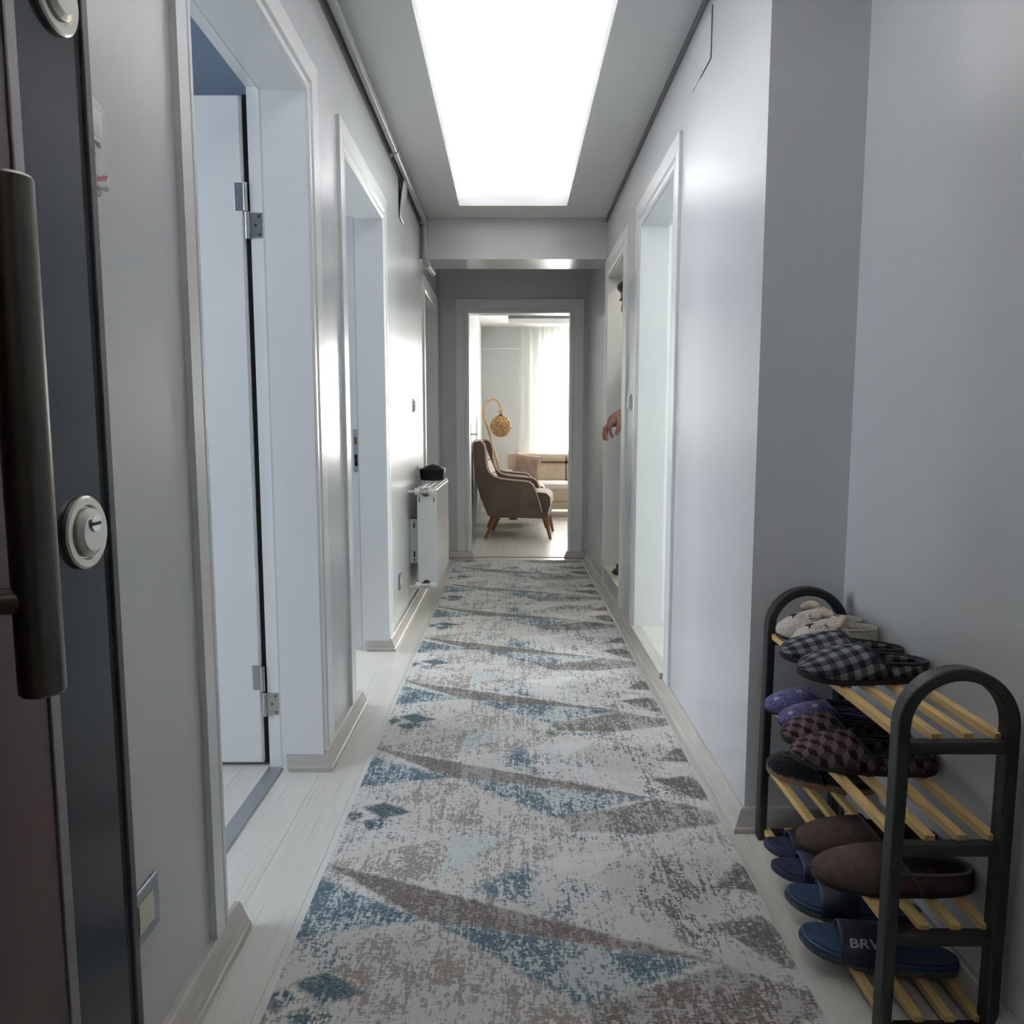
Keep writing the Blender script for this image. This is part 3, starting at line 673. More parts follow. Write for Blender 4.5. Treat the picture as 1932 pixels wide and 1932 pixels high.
# ------------------------------------------------------------------ shoe rack
RKY0, RKY1 = 1.205, 1.842                                 # centre planes of the two end frames
TIER = (0.540, 0.362, 0.201, 0.030)                       # top of the slats
rk = thing('shoe_rack', 'black four tier shoe rack with arched ends and pine slats', 'shoe rack', (0.733, 1.52, 0))
def kput(b, n, m=M_rackblk, **k):
    b.v = [(x - 0.733, y - 1.52, z) for x, y, z in b.v]; return b.build(n, m, rk, **k)
ax0, ax1 = 0.643, 0.823; ar = (ax1 - ax0) / 2; acx = (ax0 + ax1) / 2; zc = 0.555
for yy in (RKY0, RKY1):
    path = [(ax0 - 0.004, yy, 0.0), (ax0 - 0.003, yy, 0.2), (ax0, yy, 0.45)] + [(acx - ar * math.cos(a), yy, zc + ar * math.sin(a)) for a in [PI * k / 24 for k in range(25)]] + [(ax1, yy, 0.45), (ax1 - 0.001, yy, 0.2), (ax1 - 0.002, yy, 0.0)]
    hw, hd = 0.0105, 0.0155
    f = kput(MB().sweep(path, [(-hw, -hd), (hw, -hd), (hw, hd), (-hw, hd)], (0, 1, 0)), 'end_frame', bevel=0.004)
    for tz in TIER:
        b = MB().box(ax0 + 0.006, ax1 - 0.006, yy - 0.011, yy + 0.011, tz - 0.031, tz - 0.010)
        kput(b, 'crossbar', bevel=0.003)
sx_ = (0.652, 0.706, 0.760, 0.812)
sl = None
for tz in TIER:
    for x in sx_:
        if sl is None:
            sl = kput(MB().box(-0.0085 + 0.733, 0.0085 + 0.733, RKY0 + 0.004, RKY1 - 0.004, -0.014, 0.0), 'slat', M_slat, bevel=0.0012); o = sl
        else:
            o = sl.copy(); C.objects.link(o); o.parent = rk
        o.location = (x - 0.733, 0, tz)

# ------------------------------------------------------------------ slippers
def out_w(a, Wd):
    e = max(0.0, 1 - abs(2 * a - 1) ** 3.4) ** 0.5
    return Wd / 2 * e * (0.80 + 0.20 * min(1, max(0, (a - 0.15) / 0.5)))
def bend(a): return 0.010 * math.sin(PI * a) ** 2 * 0
def outline(L_, Wd, n=36, inset=0.0):
    pts = []
    for k in range(n + 1):
        a = 0.5 - 0.5 * math.cos(PI * k / n); pts.append((a * L_, out_w(a, Wd)))
    full = pts + [(x, -y) for x, y in reversed(pts[1:-1])]
    if inset:
        full = [(L_ / 2 + (x - L_ / 2) * (1 - 2 * inset / L_), y * (1 - 2 * inset / Wd)) for x, y in full]
    return full
def sole_lift(a, t_): return t_ * max(0, a - 0.72) ** 2
def sole(L_, Wd, h, spring=0.10, top=None):
    rings = []
    for z, ins in ((0, 0.006), (h * 0.15, 0.001), (h * 0.55, 0.0), (h * 0.9, 0.0015), (h, 0.004)):
        rings.append([(x, y, z + sole_lift(x / L_, spring)) for x, y in outline(L_, Wd, 36, ins)])
    return MB().loft(rings)
def slab_top(L_, Wd, z, th, ins, spring=0.10):
    return MB().loft([[(x, y, zz + sole_lift(x / L_, spring)) for x, y in outline(L_, Wd, 30, ins)] for zz in (z, z + th)])
def upper_fn(L_, Wd, h, H, a0, da=0.16, spring=0.10, pw=2.4):
    def f(u, v, off=0.0):
        b_ = PI * v; a_s = a0 + da * math.sin(b_); a = a_s + (0.999 - a_s) * u
        w = out_w(a, Wd) * 1.01; k = max(0.0, (a - a0) / (1 - a0))
        hh = H * max(0.0, 1 - k ** pw) ** 0.62 + 0.004
        sn = max(0.0, math.sin(b_))
        return Vector((a * L_, (w + off) * math.cos(b_), h * 0.85 + sole_lift(a, spring) + (hh + off) * sn ** 0.72))
    return f
def rim(L_, Wd, h, a_end, hf, hb, lean=0.004, n=40):
    """low wall round the heel from one side of the throat to the other"""
    ks = []
    for k in range(n + 1):
        t = k / n; sgn = 1 if t < 0.5 else -1
        q = abs(2 * t - 1); a = a_end * (1 - math.cos(PI / 2 * q)) if True else 0
        ks.append((a, sgn, q))
    rows = []
    for i in range(5):
        s_ = i / 4; row = []
        for a, sgn, q in ks:
            H = hb + (hf - hb) * q ** 1.8
            w = out_w(a, Wd) * 1.0; inn = lean * math.sin(s_ * PI / 2) * 1.6
            x = a * L_; bul = 0.003 * math.sin(PI * s_)
            row.append((x + (inn - bul) * (1 - q), sgn * max(0, w + bul * q - inn * q), h * 0.85 + H * s_))
        rows.append(row)
    return MB().loft(rows, closed=False, cap=False)
def place(root, heel, yaw, tier_z):
    root.location = (heel[0], heel[1], tier_z + 0.0006); root.rotation_euler = (0, 0, PI + yaw)

# fabrics
def fabric(N, L, rot):
    at = N.new('ShaderNodeAttribute'); at.attribute_name = 'fab'; mp = N.new('ShaderNodeMapping'); mp.inputs['Rotation'].default_value = (0, 0, rot)
    mp.inputs['Location'].default_value = (5, 5, 0); L.new(at.outputs['Vector'], mp.inputs[0]); return mp.outputs[0]
def gingham():
    m, nt, B, N, L = new_mat('slipper_gingham')
    v = fabric(N, L, 0.22); sp = N.new('ShaderNodeSeparateXYZ'); L.new(v, sp.inputs[0])
    sq = 0.0132
    def st(s, k): return mth(N, L, 'GREATER_THAN', mth(N, L, 'FRACT', mth(N, L, 'DIVIDE', s, 2 * k)), 0.5)
    a = st(sp.outputs[0], sq); c_ = st(sp.outputs[1], sq)
    f = mth(N, L, 'MULTIPLY', mth(N, L, 'ADD', a, c_), 0.5)
    r = N.new('ShaderNodeValToRGB'); L.new(f, r.inputs[0]); r.color_ramp.interpolation = 'CONSTANT'
    e = r.color_ramp.elements; e[0].position = 0; e[0].color = (0.20, 0.21, 0.235, 1); e[1].position = 0.4; e[1].color = (0.065, 0.07, 0.08, 1)
    x = e.new(0.8); x.color = (0.010, 0.011, 0.020, 1)
    L.new(mix_rgb(N, L, mth(N, L, 'MULTIPLY', noise(N, L, v, 300, 2), 0.25), r.outputs[0], (0.05, 0.05, 0.055)), B.inputs['Base Color'])
    B.inputs['Roughness'].default_value = 0.95; B.inputs['Specular IOR Level'].default_value = 0.1; return m
def rhombille():
    m, nt, B, N, L = new_mat('slipper_cube_print')
    v = fabric(N, L, 0.30); sp = N.new('ShaderNodeSeparateXYZ'); L.new(v, sp.inputs[0])
    r_ = 0.0160; w, h = r_ * math.sqrt(3), r_ * 3
    y0 = sp.outputs[1]
    def cell(ox, oy):
        x = mth(N, L, 'SUBTRACT', mth(N, L, 'WRAP', mth(N, L, 'ADD', sp.outputs[0], ox), w, 0), w / 2)
        y = mth(N, L, 'SUBTRACT', mth(N, L, 'WRAP', mth(N, L, 'ADD', y0, oy), h, 0), h / 2)
        d = mth(N, L, 'ADD', mth(N, L, 'MULTIPLY', x, x), mth(N, L, 'MULTIPLY', y, y)); return x, y, d
    x1, y1, d1_ = cell(0, 0); x2, y2, d2_ = cell(w / 2, h / 2)
    s_ = mth(N, L, 'LESS_THAN', d1_, d2_)
    def pick(a, c_): return mth(N, L, 'ADD', mth(N, L, 'MULTIPLY', s_, a), mth(N, L, 'MULTIPLY', mth(N, L, 'SUBTRACT', 1.0, s_), c_))
    ang = mth(N, L, 'ARCTAN2', pick(y1, y2), pick(x1, x2))
    f = mth(N, L, 'FRACT', mth(N, L, 'ADD', mth(N, L, 'DIVIDE', ang, 2 * PI), 1.0 + 1 / 12))
    r = N.new('ShaderNodeValToRGB'); L.new(f, r.inputs[0]); r.color_ramp.interpolation = 'CONSTANT'
    e = r.color_ramp.elements; e[0].position = 0; e[0].color = (0.125, 0.085, 0.092, 1); e[1].position = 0.333; e[1].color = (0.018, 0.011, 0.015, 1)
    x = e.new(0.667); x.color = (0.070, 0.048, 0.053, 1)
    L.new(r.outputs[0], B.inputs['Base Color']); B.inputs['Roughness'].default_value = 0.9; B.inputs['Specular IOR Level'].default_value = 0.1; return m
def dotted_fleece(name, c1, c2, dots):
    m, nt, B, N, L = new_mat(name); v = coords(N, L)
    c = mix_rgb(N, L, ramp(N, L, noise(N, L, v, 150, 3), 0.35, 0.65), c1, c2)
    if dots:
        vo = N.new('ShaderNodeTexVoronoi'); vo.inputs['Scale'].default_value = 26; L.new(v, vo.inputs['Vector'])
        c = mix_rgb(N, L, ramp(N, L, vo.outputs['Distance'], 0.20, 0.13), c, dots)
    L.new(c, B.inputs['Base Color']); B.inputs['Roughness'].default_value = 1.0; B.inputs['Sheen Weight'].default_value = 0.25; B.inputs['Specular IOR Level'].default_value = 0.1
    bp = N.new('ShaderNodeBump'); bp.inputs['Strength'].default_value = 0.9; bp.inputs['Distance'].default_value = 0.004
    L.new(noise(N, L, v, 130, 4), bp.inputs['Height']); L.new(bp.outputs[0], B.inputs['Normal']); return m
M_ging = gingham(); M_cube = rhombille()
M_purple = dotted_fleece('slipper_purple_fleece', (0.050, 0.046, 0.135), (0.110, 0.105, 0.230), (0.36, 0.35, 0.36))
M_blkfur = dotted_fleece('slipper_black_fur', (0.006, 0.006, 0.008), (0.014, 0.014, 0.017), None)
M_fleece = dotted_fleece('slipper_cream_fleece', (0.42, 0.385, 0.33), (0.55, 0.51, 0.45), None)
M_tanfl = dotted_fleece('slipper_tan_fleece', (0.40, 0.32, 0.24), (0.50, 0.41, 0.31), None)
M_felt = mat('slipper_brown_felt', (0.062, 0.043, 0.040), 0.95, col2=(0.082, 0.058, 0.054), scale=60, bump=0.3, bscale=220, spec=0.1)
M_feltrim = mat('slipper_felt_rim', (0.11, 0.095, 0.09), 0.95, spec=0.1)
M_sole = mat('slipper_black_sole', (0.009, 0.009, 0.010), 0.75)
M_gsole = mat('slipper_tan_sole', (0.20, 0.11, 0.06), 0.7)
M_insole = mat('slipper_dark_insole', (0.018, 0.017, 0.018), 0.9)
M_insole2 = mat('slipper_grey_insole', (0.075, 0.065, 0.055), 0.9)
M_navy = mat('slide_navy_foam', (0.012, 0.016, 0.050), 0.6)
def perforated():
    m, nt, B, N, L = new_mat('slide_navy_perforated'); v = coords(N, L)
    vo = N.new('ShaderNodeTexVoronoi'); vo.inputs['Scale'].default_value = 190; vo.inputs['Randomness'].default_value = 0.15; L.new(v, vo.inputs['Vector'])
    L.new(mix_rgb(N, L, ramp(N, L, vo.outputs['Distance'], 0.36, 0.28), (0.013, 0.016, 0.048), (0.004, 0.005, 0.015)), B.inputs['Base Color'])
    B.inputs['Roughness'].default_value = 0.6; return m
M_perf = perforated()
M_blue_s = mat('slide_blue_foam', (0.016, 0.040, 0.095), 0.55)
M_strap = mat('slide_dark_blue_strap', (0.008, 0.014, 0.036), 0.5)
M_print = mat('slide_grey_print', (0.42, 0.42, 0.45), 0.6)
M_sideband = mat('slide_grey_side_band', (0.085, 0.092, 0.105), 0.7)

def mule(name, label, group, L_, Wd, h, H, a0, um, heel, yaw, tz, rimh=None, rimm=None, solem=M_sole, ins=M_insole, pw=2.4, da=0.16, fuzz=0.0, edge=None):
    t = thing(name, label, 'slipper', group=group); place(t, heel, yaw, tz)
    sole(L_, Wd, h).build('sole', solem, t, smooth='auto')
    slab_top(L_, Wd, h + 0.0006, 0.003, 0.005).build('insole', ins, t)
    f = upper_fn(L_, Wd, h, H, a0, da, pw=pw)
    rnd = random.Random(hash(label) % 1000)
    b = MB().grid(lambda u, v: tuple(f(u, v, rnd.uniform(-fuzz, fuzz))), 30, 30)
    b.fab = [((a0 + da * math.sin(PI * j / 30) + (0.999 - a0 - da * math.sin(PI * j / 30)) * i / 30) * L_, (j / 30 - 0.5) * Wd * 1.45, 0) for i in range(31) for j in range(31)]
    up_ = b.build('upper', um, t, smooth=True, solid=0.005)
    if rimh:
        r = rim(L_, Wd * 0.985, h, a0 + da * 0.85, rimh[0], rimh[1])
        r.fab = [(x, z + 0.03, 0) for x, y, z in r.v]
        if fuzz: r.v = [(x + rnd.uniform(-fuzz, fuzz), y + rnd.uniform(-fuzz, fuzz), z + rnd.uniform(0, fuzz)) for x, y, z in r.v]
        re_ = [tuple(r.v[4 * 41 + k]) for k in range(41)]; rb_ = r.build('heel_rim', rimm or um, t, smooth=True, solid=0.006)
        MB().tube(re_, 0.0034, 6).build('rim_edge', edge or um, rb_, smooth=True)
    # fabric edge of the throat
    MB().tube([f(0.0, v / 24, 0.0005) for v in range(25)], 0.0032, 7).build('throat_edge', edge or um, up_, smooth=True)
    return t, f

def bunny(label, heel, yaw, tz, wink):
    t, f = mule('bunny_slipper', label, 'cream bunny slippers on the rack', 0.205, 0.088, 0.010, 0.062, 0.42, M_fleece, heel, yaw, tz, (0.044, 0.040), M_fleece, M_sole, M_tanfl, pw=2.0, da=0.08, fuzz=0.0006)
    def patch(pts, n, m, w=0.0012):
        MB().tube([f(u, v, 0.0012) for u, v in pts], w, 5).build(n, m, t)
    def blob(u, v, ru, rv, n, m, off=0.0008, k=14, part=None):
        c = [f(u + ru * math.cos(2 * PI * i / k), v + rv * math.sin(2 * PI * i / k), off) for i in range(k)]
        b = MB(); b.add(c + [f(u, v, off + 0.0006)], [(i, (i + 1) % k, k) for i in range(k)]); return b.build(n, m, part or t, smooth=True)
    MW = mat('embroidery_white', (0.75, 0.75, 0.75), 0.8); MK = mat('embroidery_black', (0.01, 0.01, 0.012), 0.8); MR = mat('embroidery_pink', (0.52, 0.14, 0.14), 0.8); MBl = mat('embroidery_blue', (0.03, 0.03, 0.14), 0.8)
    blob(0.50, 0.50, 0.030, 0.028, 'nose', MR)
    blob(0.565, 0.50, 0.018, 0.035, 'teeth', MW)
    patch([(0.53, 0.50), (0.60, 0.52), (0.66, 0.56)], 'mouth', MK, 0.0016); patch([(0.53, 0.50), (0.60, 0.48), (0.66, 0.42)], 'mouth', MK, 0.0016)
    patch([(0.58, 0.48), (0.63, 0.50), (0.58, 0.52)], 'mouth', MK, 0.0012)
    for sg in (-1, 1):
        for i in range(4):
            u = 0.46 + 0.035 * i
            patch([(u, 0.5 + sg * 0.11), (u + 0.015, 0.5 + sg * 0.20)], 'whisker', MK, 0.0004)
        ev = 0.5 + sg * 0.17
        if wink:
            patch([(0.33, ev - 0.03), (0.36, ev), (0.33, ev + 0.045)], 'closed_eye', MK, 0.0012)
        else:
            ew = blob(0.32, ev, 0.060, 0.060, 'eye_white', MW); blob(0.335, ev, 0.036, 0.034, 'iris', MBl, 0.0018, part=ew); blob(0.345, ev, 0.016, 0.016, 'pupil', MW, 0.0026, part=ew)
            patch([(0.37, ev - 0.06), (0.26, ev - 0.055), (0.25, ev + 0.05)], 'eyelash', MK, 0.0008)
    # floppy ears
    for sg in (-1, 1):
        base = f(0.02, 0.5 + sg * 0.10, 0.004)
        pts = [base + Vector(d) for d in ((-0.010, 0, -0.006), (-0.002, -sg * 0.012, 0.003), (0.006, -sg * 0.026, 0.001), (0.016, -sg * 0.036, -0.006), (0.026, -sg * 0.041, -0.012))]
        MB().tube(pts, [0.008, 0.0098, 0.0105, 0.0098, 0.005], 14).build('ear', M_tanfl, t, smooth=True, sub=1)
    return t
bunny('cream bunny slipper with open blue eye, furthest on the top tier', (0.842, 1.776, 0), -0.03, TIER[0], False)
bunny('cream bunny slipper with winking eye beside the checked pair', (0.842, 1.702, 0), 0.10, TIER[0], True)
GC = 'checked slippers on the rack'
c1_, _ = mule('checked_slipper', 'black and grey checked slipper next to the bunny slippers', GC, 0.262, 0.100, 0.016, 0.052, 0.36, M_ging, (0.846, 1.586, 0), -0.08, TIER[0], (0.030, 0.020), M_ging, edge=M_sole)
c2_, _ = mule('checked_slipper', 'black and grey checked slipper nearest on the top tier', GC, 0.268, 0.104, 0.016, 0.055, 0.36, M_ging, (0.846, 1.490, 0), 0.02, TIER[0] , (0.032, 0.022), M_ging, edge=M_sole)
GP = 'purple fleece slippers on the rack'
mule('fleece_slipper', 'purple fleece slipper with white dots, furthest on the second tier', GP, 0.236, 0.092, 0.010, 0.054, 0.40, M_purple, (0.846, 1.748, 0), -0.07, TIER[1], (0.016, 0.010), M_purple, ins=M_insole2, fuzz=0.0018)
mule('fleece_slipper', 'purple fleece slipper with white dots, beside the cube patterned pair', GP, 0.236, 0.092, 0.010, 0.054, 0.40, M_purple, (0.846, 1.652, 0), -0.09, TIER[1], (0.016, 0.010), M_purple, ins=M_insole2, fuzz=0.0018)
GQ = 'cube patterned slippers on the rack'
q1, _ = mule('cube_print_slipper', 'mauve cube patterned slipper behind its twin on the second tier', GQ, 0.262, 0.100, 0.014, 0.058, 0.44, M_cube, (0.846, 1.548, 0), -0.17, TIER[1], (0.030, 0.024), M_cube, edge=M_sole)
q2, f2 = mule('cube_print_slipper', 'mauve cube patterned slipper with small brown leather tag', GQ, 0.278, 0.104, 0.014, 0.058, 0.42, M_cube, (0.846, 1.440, 0), -0.22, TIER[1], (0.030, 0.026), M_cube, edge=M_sole)
tagp = [f2(0.16 + 0.14 * i, 0.80 + 0.055 * j, 0.0016) for i in range(2) for j in range(2)]
MB().add(tagp, [(0, 1, 3, 2)]).build('leather_tag', mat('tag_brown_leather', (0.085, 0.040, 0.022), 0.6), q2, solid=0.001)
MB().lathe([(0.0028, 0), (0.0022, 0.0012), (0, 0.0016)], tuple(f2(0.27, 0.828, 0.002)), 'z', 10).build('rivet', M_chrome, q2)
mule('fur_slipper', 'black fur slipper with brown sole, furthest on the third tier', None, 0.245, 0.100, 0.018, 0.052, 0.44, M_blkfur, (0.845, 1.675, 0), -0.50, TIER[2], (0.014, 0.012), M_blkfur, solem=M_gsole, fuzz=0.0020)
GF = 'brown felt slippers on the rack'
mule('felt_slipper', 'brown felt slipper behind its twin on the third tier', GF, 0.275, 0.100, 0.012, 0.056, 0.38, M_felt, (0.846, 1.424, 0), -0.09, TIER[2], (0.034, 0.030), M_felt)
ft, ff = mule('felt_slipper', 'brown felt slipper nearest the arched end of the rack', GF, 0.288, 0.106, 0.012, 0.060, 0.38, M_felt, (0.850, 1.312, 0), -0.10, TIER[2], (0.034, 0.030), M_felt, edge=M_feltrim)
text_mesh('comfort', lambda x, y: (0.085 + y, x, 0.0166), 0.012).build('insole_print', mat('insole_print_grey', (0.10, 0.09, 0.08), 0.8), ft)
MB().lathe([(0.007, 0), (0.007, 0.0004), (0.0045, 0.0004), (0.0045, 0)], (0.066, -0.02, 0.0164), 'z', 16).build('insole_emblem', mat('insole_emblem_red', (0.14, 0.05, 0.05), 0.8), ft)

def slide(name, label, group, L_, Wd, h, sm, st, heel, yaw, tz, band=False, word=None, hs=0.05):
    t = thing(name, label, 'slide sandal', group=group); place(t, heel, yaw, tz)
    sole(L_, Wd, h, 0.16).build('sole', sm, t, smooth='auto')
    slab_top(L_, Wd, h + 0.0005, 0.0035, 0.006, 0.16).build('footbed', sm, t, bevel=0.0015)
    def f(u, v, off=0.0):
        b_ = PI * v; a = 0.50 + 0.255 * u + 0.025 * math.cos(b_) * 0 - 0.02 * math.sin(b_) * (1 - u)
        w = out_w(a, Wd) * 1.015 + off; sn = max(0.0, math.sin(b_))
        return Vector((a * L_, w * math.cos(b_), h * 0.35 + sole_lift(a, 0.16) + (hs + off - 0.010 * u) * sn ** 0.55 + 0.003))
    st__ = MB().grid(lambda u, v: tuple(f(u, v)), 12, 36).build('strap', st, t, smooth=True, solid=0.006)
    if band:
        ol = outline(L_, Wd, 36, -0.0006); n = len(ol)
        rows = [[(x, y, z + sole_lift(x / L_, 0.16)) for x, y in ol] for z in (h * 0.22, h * 0.62)]
        sb_ = MB().loft(rows, True, False).build('side_band', M_sideband, t)
        pts = [Vector((x, y, 0)) for x, y in outline(L_, Wd, 60, -0.0012)][::-1]; cum = [0.0]
        for i in range(1, len(pts)): cum.append(cum[-1] + (pts[i] - pts[i - 1]).length)
        tot = cum[-1]
        def along(s):
            s = s % tot
            for i in range(1, len(cum)):
                if cum[i] >= s:
                    k = (s - cum[i - 1]) / max(1e-6, cum[i] - cum[i - 1]); return pts[i - 1].lerp(pts[i], k)
            return pts[-1]
        txt = 'Byron  \u2022  ' * 7
        tb = text_mesh(txt, lambda x, y: (x, y, 0), 0.0105)
        wdt = max(v[0] for v in tb.v) - min(v[0] for v in tb.v); k = tot / wdt * 0.985
        nv = []
        for x, y, _z in tb.v:
            p = along((x - min(0, -wdt / 2)) * k + 0.002); nv.append((p.x, p.y, h * 0.42 + y + sole_lift(p.x / L_, 0.16)))
        tb.v = nv; tb.build('lettering', M_black, sb_)
    if word:
        text_mesh(word, lambda x, y: tuple(f(0.46 - x * 13.2, 0.235 + y * 6.2, 0.0014)), 0.030, 0.0006).build('strap_lettering', M_print, st__)
    return t
GN = 'small navy slides on the rack'
slide('foam_slide', 'small navy perforated slide, furthest on the bottom tier', GN, 0.232, 0.086, 0.018, M_navy, M_perf, (0.838, 1.702, 0), -0.10, TIER[3])
slide('foam_slide', 'small navy perforated slide beside the larger blue slides', GN, 0.250, 0.088, 0.018, M_navy, M_perf, (0.842, 1.612, 0), -0.08, TIER[3])
GS = 'blue slides with lettered edges on the rack'
slide('rubber_slide', 'large blue slide with lettered edge behind its twin', GS, 0.272, 0.100, 0.024, M_blue_s, M_strap, (0.850, 1.460, 0), -0.24, TIER[3], True)
slide('rubber_slide', 'large blue slide with white capital letters, nearest on the bottom tier', GS, 0.285, 0.104, 0.024, M_blue_s, M_strap, (0.842, 1.318, 0), -0.27, TIER[3], True, 'BRV')

# ------------------------------------------------------------------ living room furniture
M_brown = mat('armchair_brown_velvet', (0.105, 0.078, 0.058), 0.8, col2=(0.145, 0.108, 0.082), scale=5, sheen=0.3, spec=0.2)
M_beige = mat('armchair_beige_fabric', (0.56, 0.47, 0.40), 0.9, col2=(0.60, 0.51, 0.44), scale=10, spec=0.2)
M_pip = mat('armchair_piping', (0.55, 0.44, 0.36), 0.8)
M_leg = mat('armchair_walnut_leg', (0.20, 0.075, 0.022), 0.4, col2=(0.28, 0.11, 0.035), scale=12, stretch=(1, 1, 0.2))
Y0 = 7.20
def cpx(cx, cy, org, yy=Y0):                      # measured profile points of the chair side
    return (cx, cy)
prof = [(-0.318, 0.940), (-0.292, 0.935), (-0.262, 0.905), (-0.250, 0.84), (-0.247, 0.76), (-0.238, 0.690), (-0.215, 0.640), (-0.170, 0.600), (-0.10, 0.578), (0.0, 0.566), (0.135, 0.555), (0.175, 0.545), (0.205, 0.520), (0.235, 0.455), (0.272, 0.345), (0.292, 0.258), (0.355, 0.250), (0.358, 0.205), (0.31, 0.200), (-0.21, 0.215), (-0.232, 0.228), (-0.30, 0.40), (-0.345, 0.55), (-0.372, 0.80), (-0.365, 0.925)]
def armchair(label, yo, rz):
    t = thing('armchair', label, 'armchair', (0.0, Y0 + yo, 0), rz, group='brown wing armchairs in the living room')
    n = len(prof)
    for k, (ya, yb) in enumerate(((0.0, 0.075), (0.575, 0.65))):
        sp_ = MB().prism(prof, lambda x, z, d: (x, d, z), ya, yb).build('side_panel', M_brown, t, bevel=0.012)
        for yy in (ya, yb):
            MB().tube([(x, yy, z + 0.002) for x, z in prof[:16]], 0.006, 6).build('piping', M_pip, sp_, smooth=True)
    back = [(-0.385, 0.925), (-0.365, 0.950), (-0.342, 0.93), (-0.135, 0.42), (-0.125, 0.30), (-0.20, 0.22), (-0.232, 0.23), (-0.345, 0.55), (-0.376, 0.80)]
    bk_ = MB().prism(back, lambda x, z, d: (x, d, z), 0.076, 0.574).build('backrest', M_beige, t, bevel=0.02)
    for by in (0.2, 0.325, 0.45):
        for bx, bz in ((-0.225, 0.62), (-0.275, 0.75)):
            MB().ellipsoid((bx + 0.012, by, bz), (0.008, 0.010, 0.010)).build('button', M_pip, bk_, smooth=True)
    seat = [(-0.12, 0.27), (0.29, 0.255), (0.352, 0.265), (0.375, 0.33), (0.372, 0.405), (0.335, 0.445), (0.25, 0.452), (-0.10, 0.43)]
    st_ = MB().prism(seat, lambda x, z, d: (x, d, z), 0.030, 0.62).build('seat_cushion', M_beige, t, bevel=0.018)
    MB().prism([(x * 0.985 + 0.002, z) for x, z in seat], lambda x, z, d: (x, d, z), 0.0245, 0.0295).build('seat_side', M_brown, st_, bevel=0.002)
    MB().prism([(-0.21, 0.205), (0.352, 0.205), (0.350, 0.262), (-0.20, 0.27)], lambda x, z, d: (x, d, z), 0.02, 0.63).build('seat_frame', M_brown, t, bevel=0.006)
    for (xa, ya, xf, yf) in ((-0.165, 0.07, -0.255, 0.025), (-0.165, 0.58, -0.255, 0.625), (0.325, 0.07, 0.372, 0.025), (0.325, 0.58, 0.372, 0.625)):
        MB().tube([(xa, ya, 0.212), (xf, yf, 0.0)], [0.026, 0.013], 12).build('leg', M_leg, t, smooth='auto')
    MB().box(-0.262, -0.252, 0.30, 0.33, 0.25, 0.275).build('fabric_tag', M_black, t)
    return t
armchair('brown winged armchair with beige seat, nearest in the living room doorway', 0.0, -0.095)
armchair('brown winged armchair behind the nearer armchair, before the sofa', 0.84, -0.02)

M_sofa = mat('sofa_beige_leather', (0.50, 0.40, 0.28), 0.45, col2=(0.56, 0.46, 0.335), scale=4)
M_sofaw = mat('sofa_pale_piping', (0.68, 0.62, 0.56), 0.6)
sf = thing('sofa', 'beige leather sofa in front of the living room window', 'sofa', (0.9, 9.4, 0))
def sput(b, n, m=M_sofa, **k):
    b.v = [(x - 0.9, y - 9.4, z) for x, y, z in b.v]; return b.build(n, m, k.pop('part', sf), **k)
yz = lambda a, z, d: (d, a, z)
sput(MB().prism([(9.02, 0.10), (9.02, 0.19), (9.80, 0.19), (9.80, 0.10)], yz, -0.10, 2.10), 'base', bevel=0.01)
for k in range(3):
    x0 = 0.07 + k * 0.62
    sc_ = sput(MB().prism([(9.0, 0.19), (8.985, 0.345), (9.0, 0.40), (9.05, 0.425), (9.62, 0.41), (9.62, 0.19)], yz, x0 + .002, x0 + 0.615), 'seat_cushion', bevel=0.02)
    sput(MB().prism([(8.984, 0.348), (8.994, 0.40), (9.05, 0.430), (9.55, 0.418), (9.55, 0.40), (9.05, 0.400)], yz, x0 + .006, x0 + 0.611), 'seat_top', M_sofaw, bevel=0.008, part=sc_)
    bc_ = sput(MB().prism([(9.50, 0.41), (9.56, 0.63), (9.60, 0.645), (9.74, 0.64), (9.74, 0.41)], yz, x0 + .002, x0 + 0.615), 'back_cushion', bevel=0.025)
    for j in range(1, 5):
        sput(MB().tube([(x0 + j * 0.123, 9.500, 0.425), (x0 + j * 0.123, 9.553, 0.625)], 0.003, 6), 'stitch', M_sofaw, part=bc_)
    sput(MB().prism([(9.54, 0.648), (9.53, 0.69), (9.56, 0.745), (9.64, 0.765), (9.72, 0.74), (9.73, 0.648)], yz, x0 + .002, x0 + 0.615), 'headrest', bevel=0.02)
sput(MB().box(-0.05, 2.05, 9.70, 9.79, 0.10, 0.75), 'back_frame', bevel=0.012)
for x0, x1 in ((-0.17, 0.068), (1.934, 2.17)):
    xc, hw = (x0 + x1) / 2, (x1 - x0) / 2
    arm = [(xc + hw, 0.13), (xc + hw, 0.42)] + [(xc + hw * math.cos(a), 0.44 + 0.10 * math.sin(a)) for a in [PI * k / 14 for k in range(15)]] + [(xc - hw, 0.42), (xc - hw, 0.13)]
    am_ = sput(MB().prism(arm, lambda x, z, d: (x, d, z), 9.03, 9.74), 'armrest', M_sofaw if False else M_sofa, bevel=0.012)
    arm2 = [(xc + (x - xc) * 0.99, z) for x, z in arm]
    sput(MB().tube([(x, 9.03, z) for x, z in arm[1:-1]], 0.010, 8), 'arm_piping', M_sofaw, smooth=True, part=am_)
    sput(MB().prism([(xc + (x - xc) * 1.02, z + 0.006) for x, z in arm[2:17]], lambda x, z, d: (x, d, z), 9.06, 9.72), 'arm_top', M_sofaw, bevel=0.006, part=am_)
for x in (-0.05, 2.05):
    for y in (9.1, 9.7):
        sput(MB().cyl((x, y, 0), (x, y, 0.105), 0.022, 12), 'leg', M_steel)
cu = thing('cushion', 'mauve velvet cushion leaning in the corner of the sofa', 'cushion', (0.185, 9.20, 0.600))
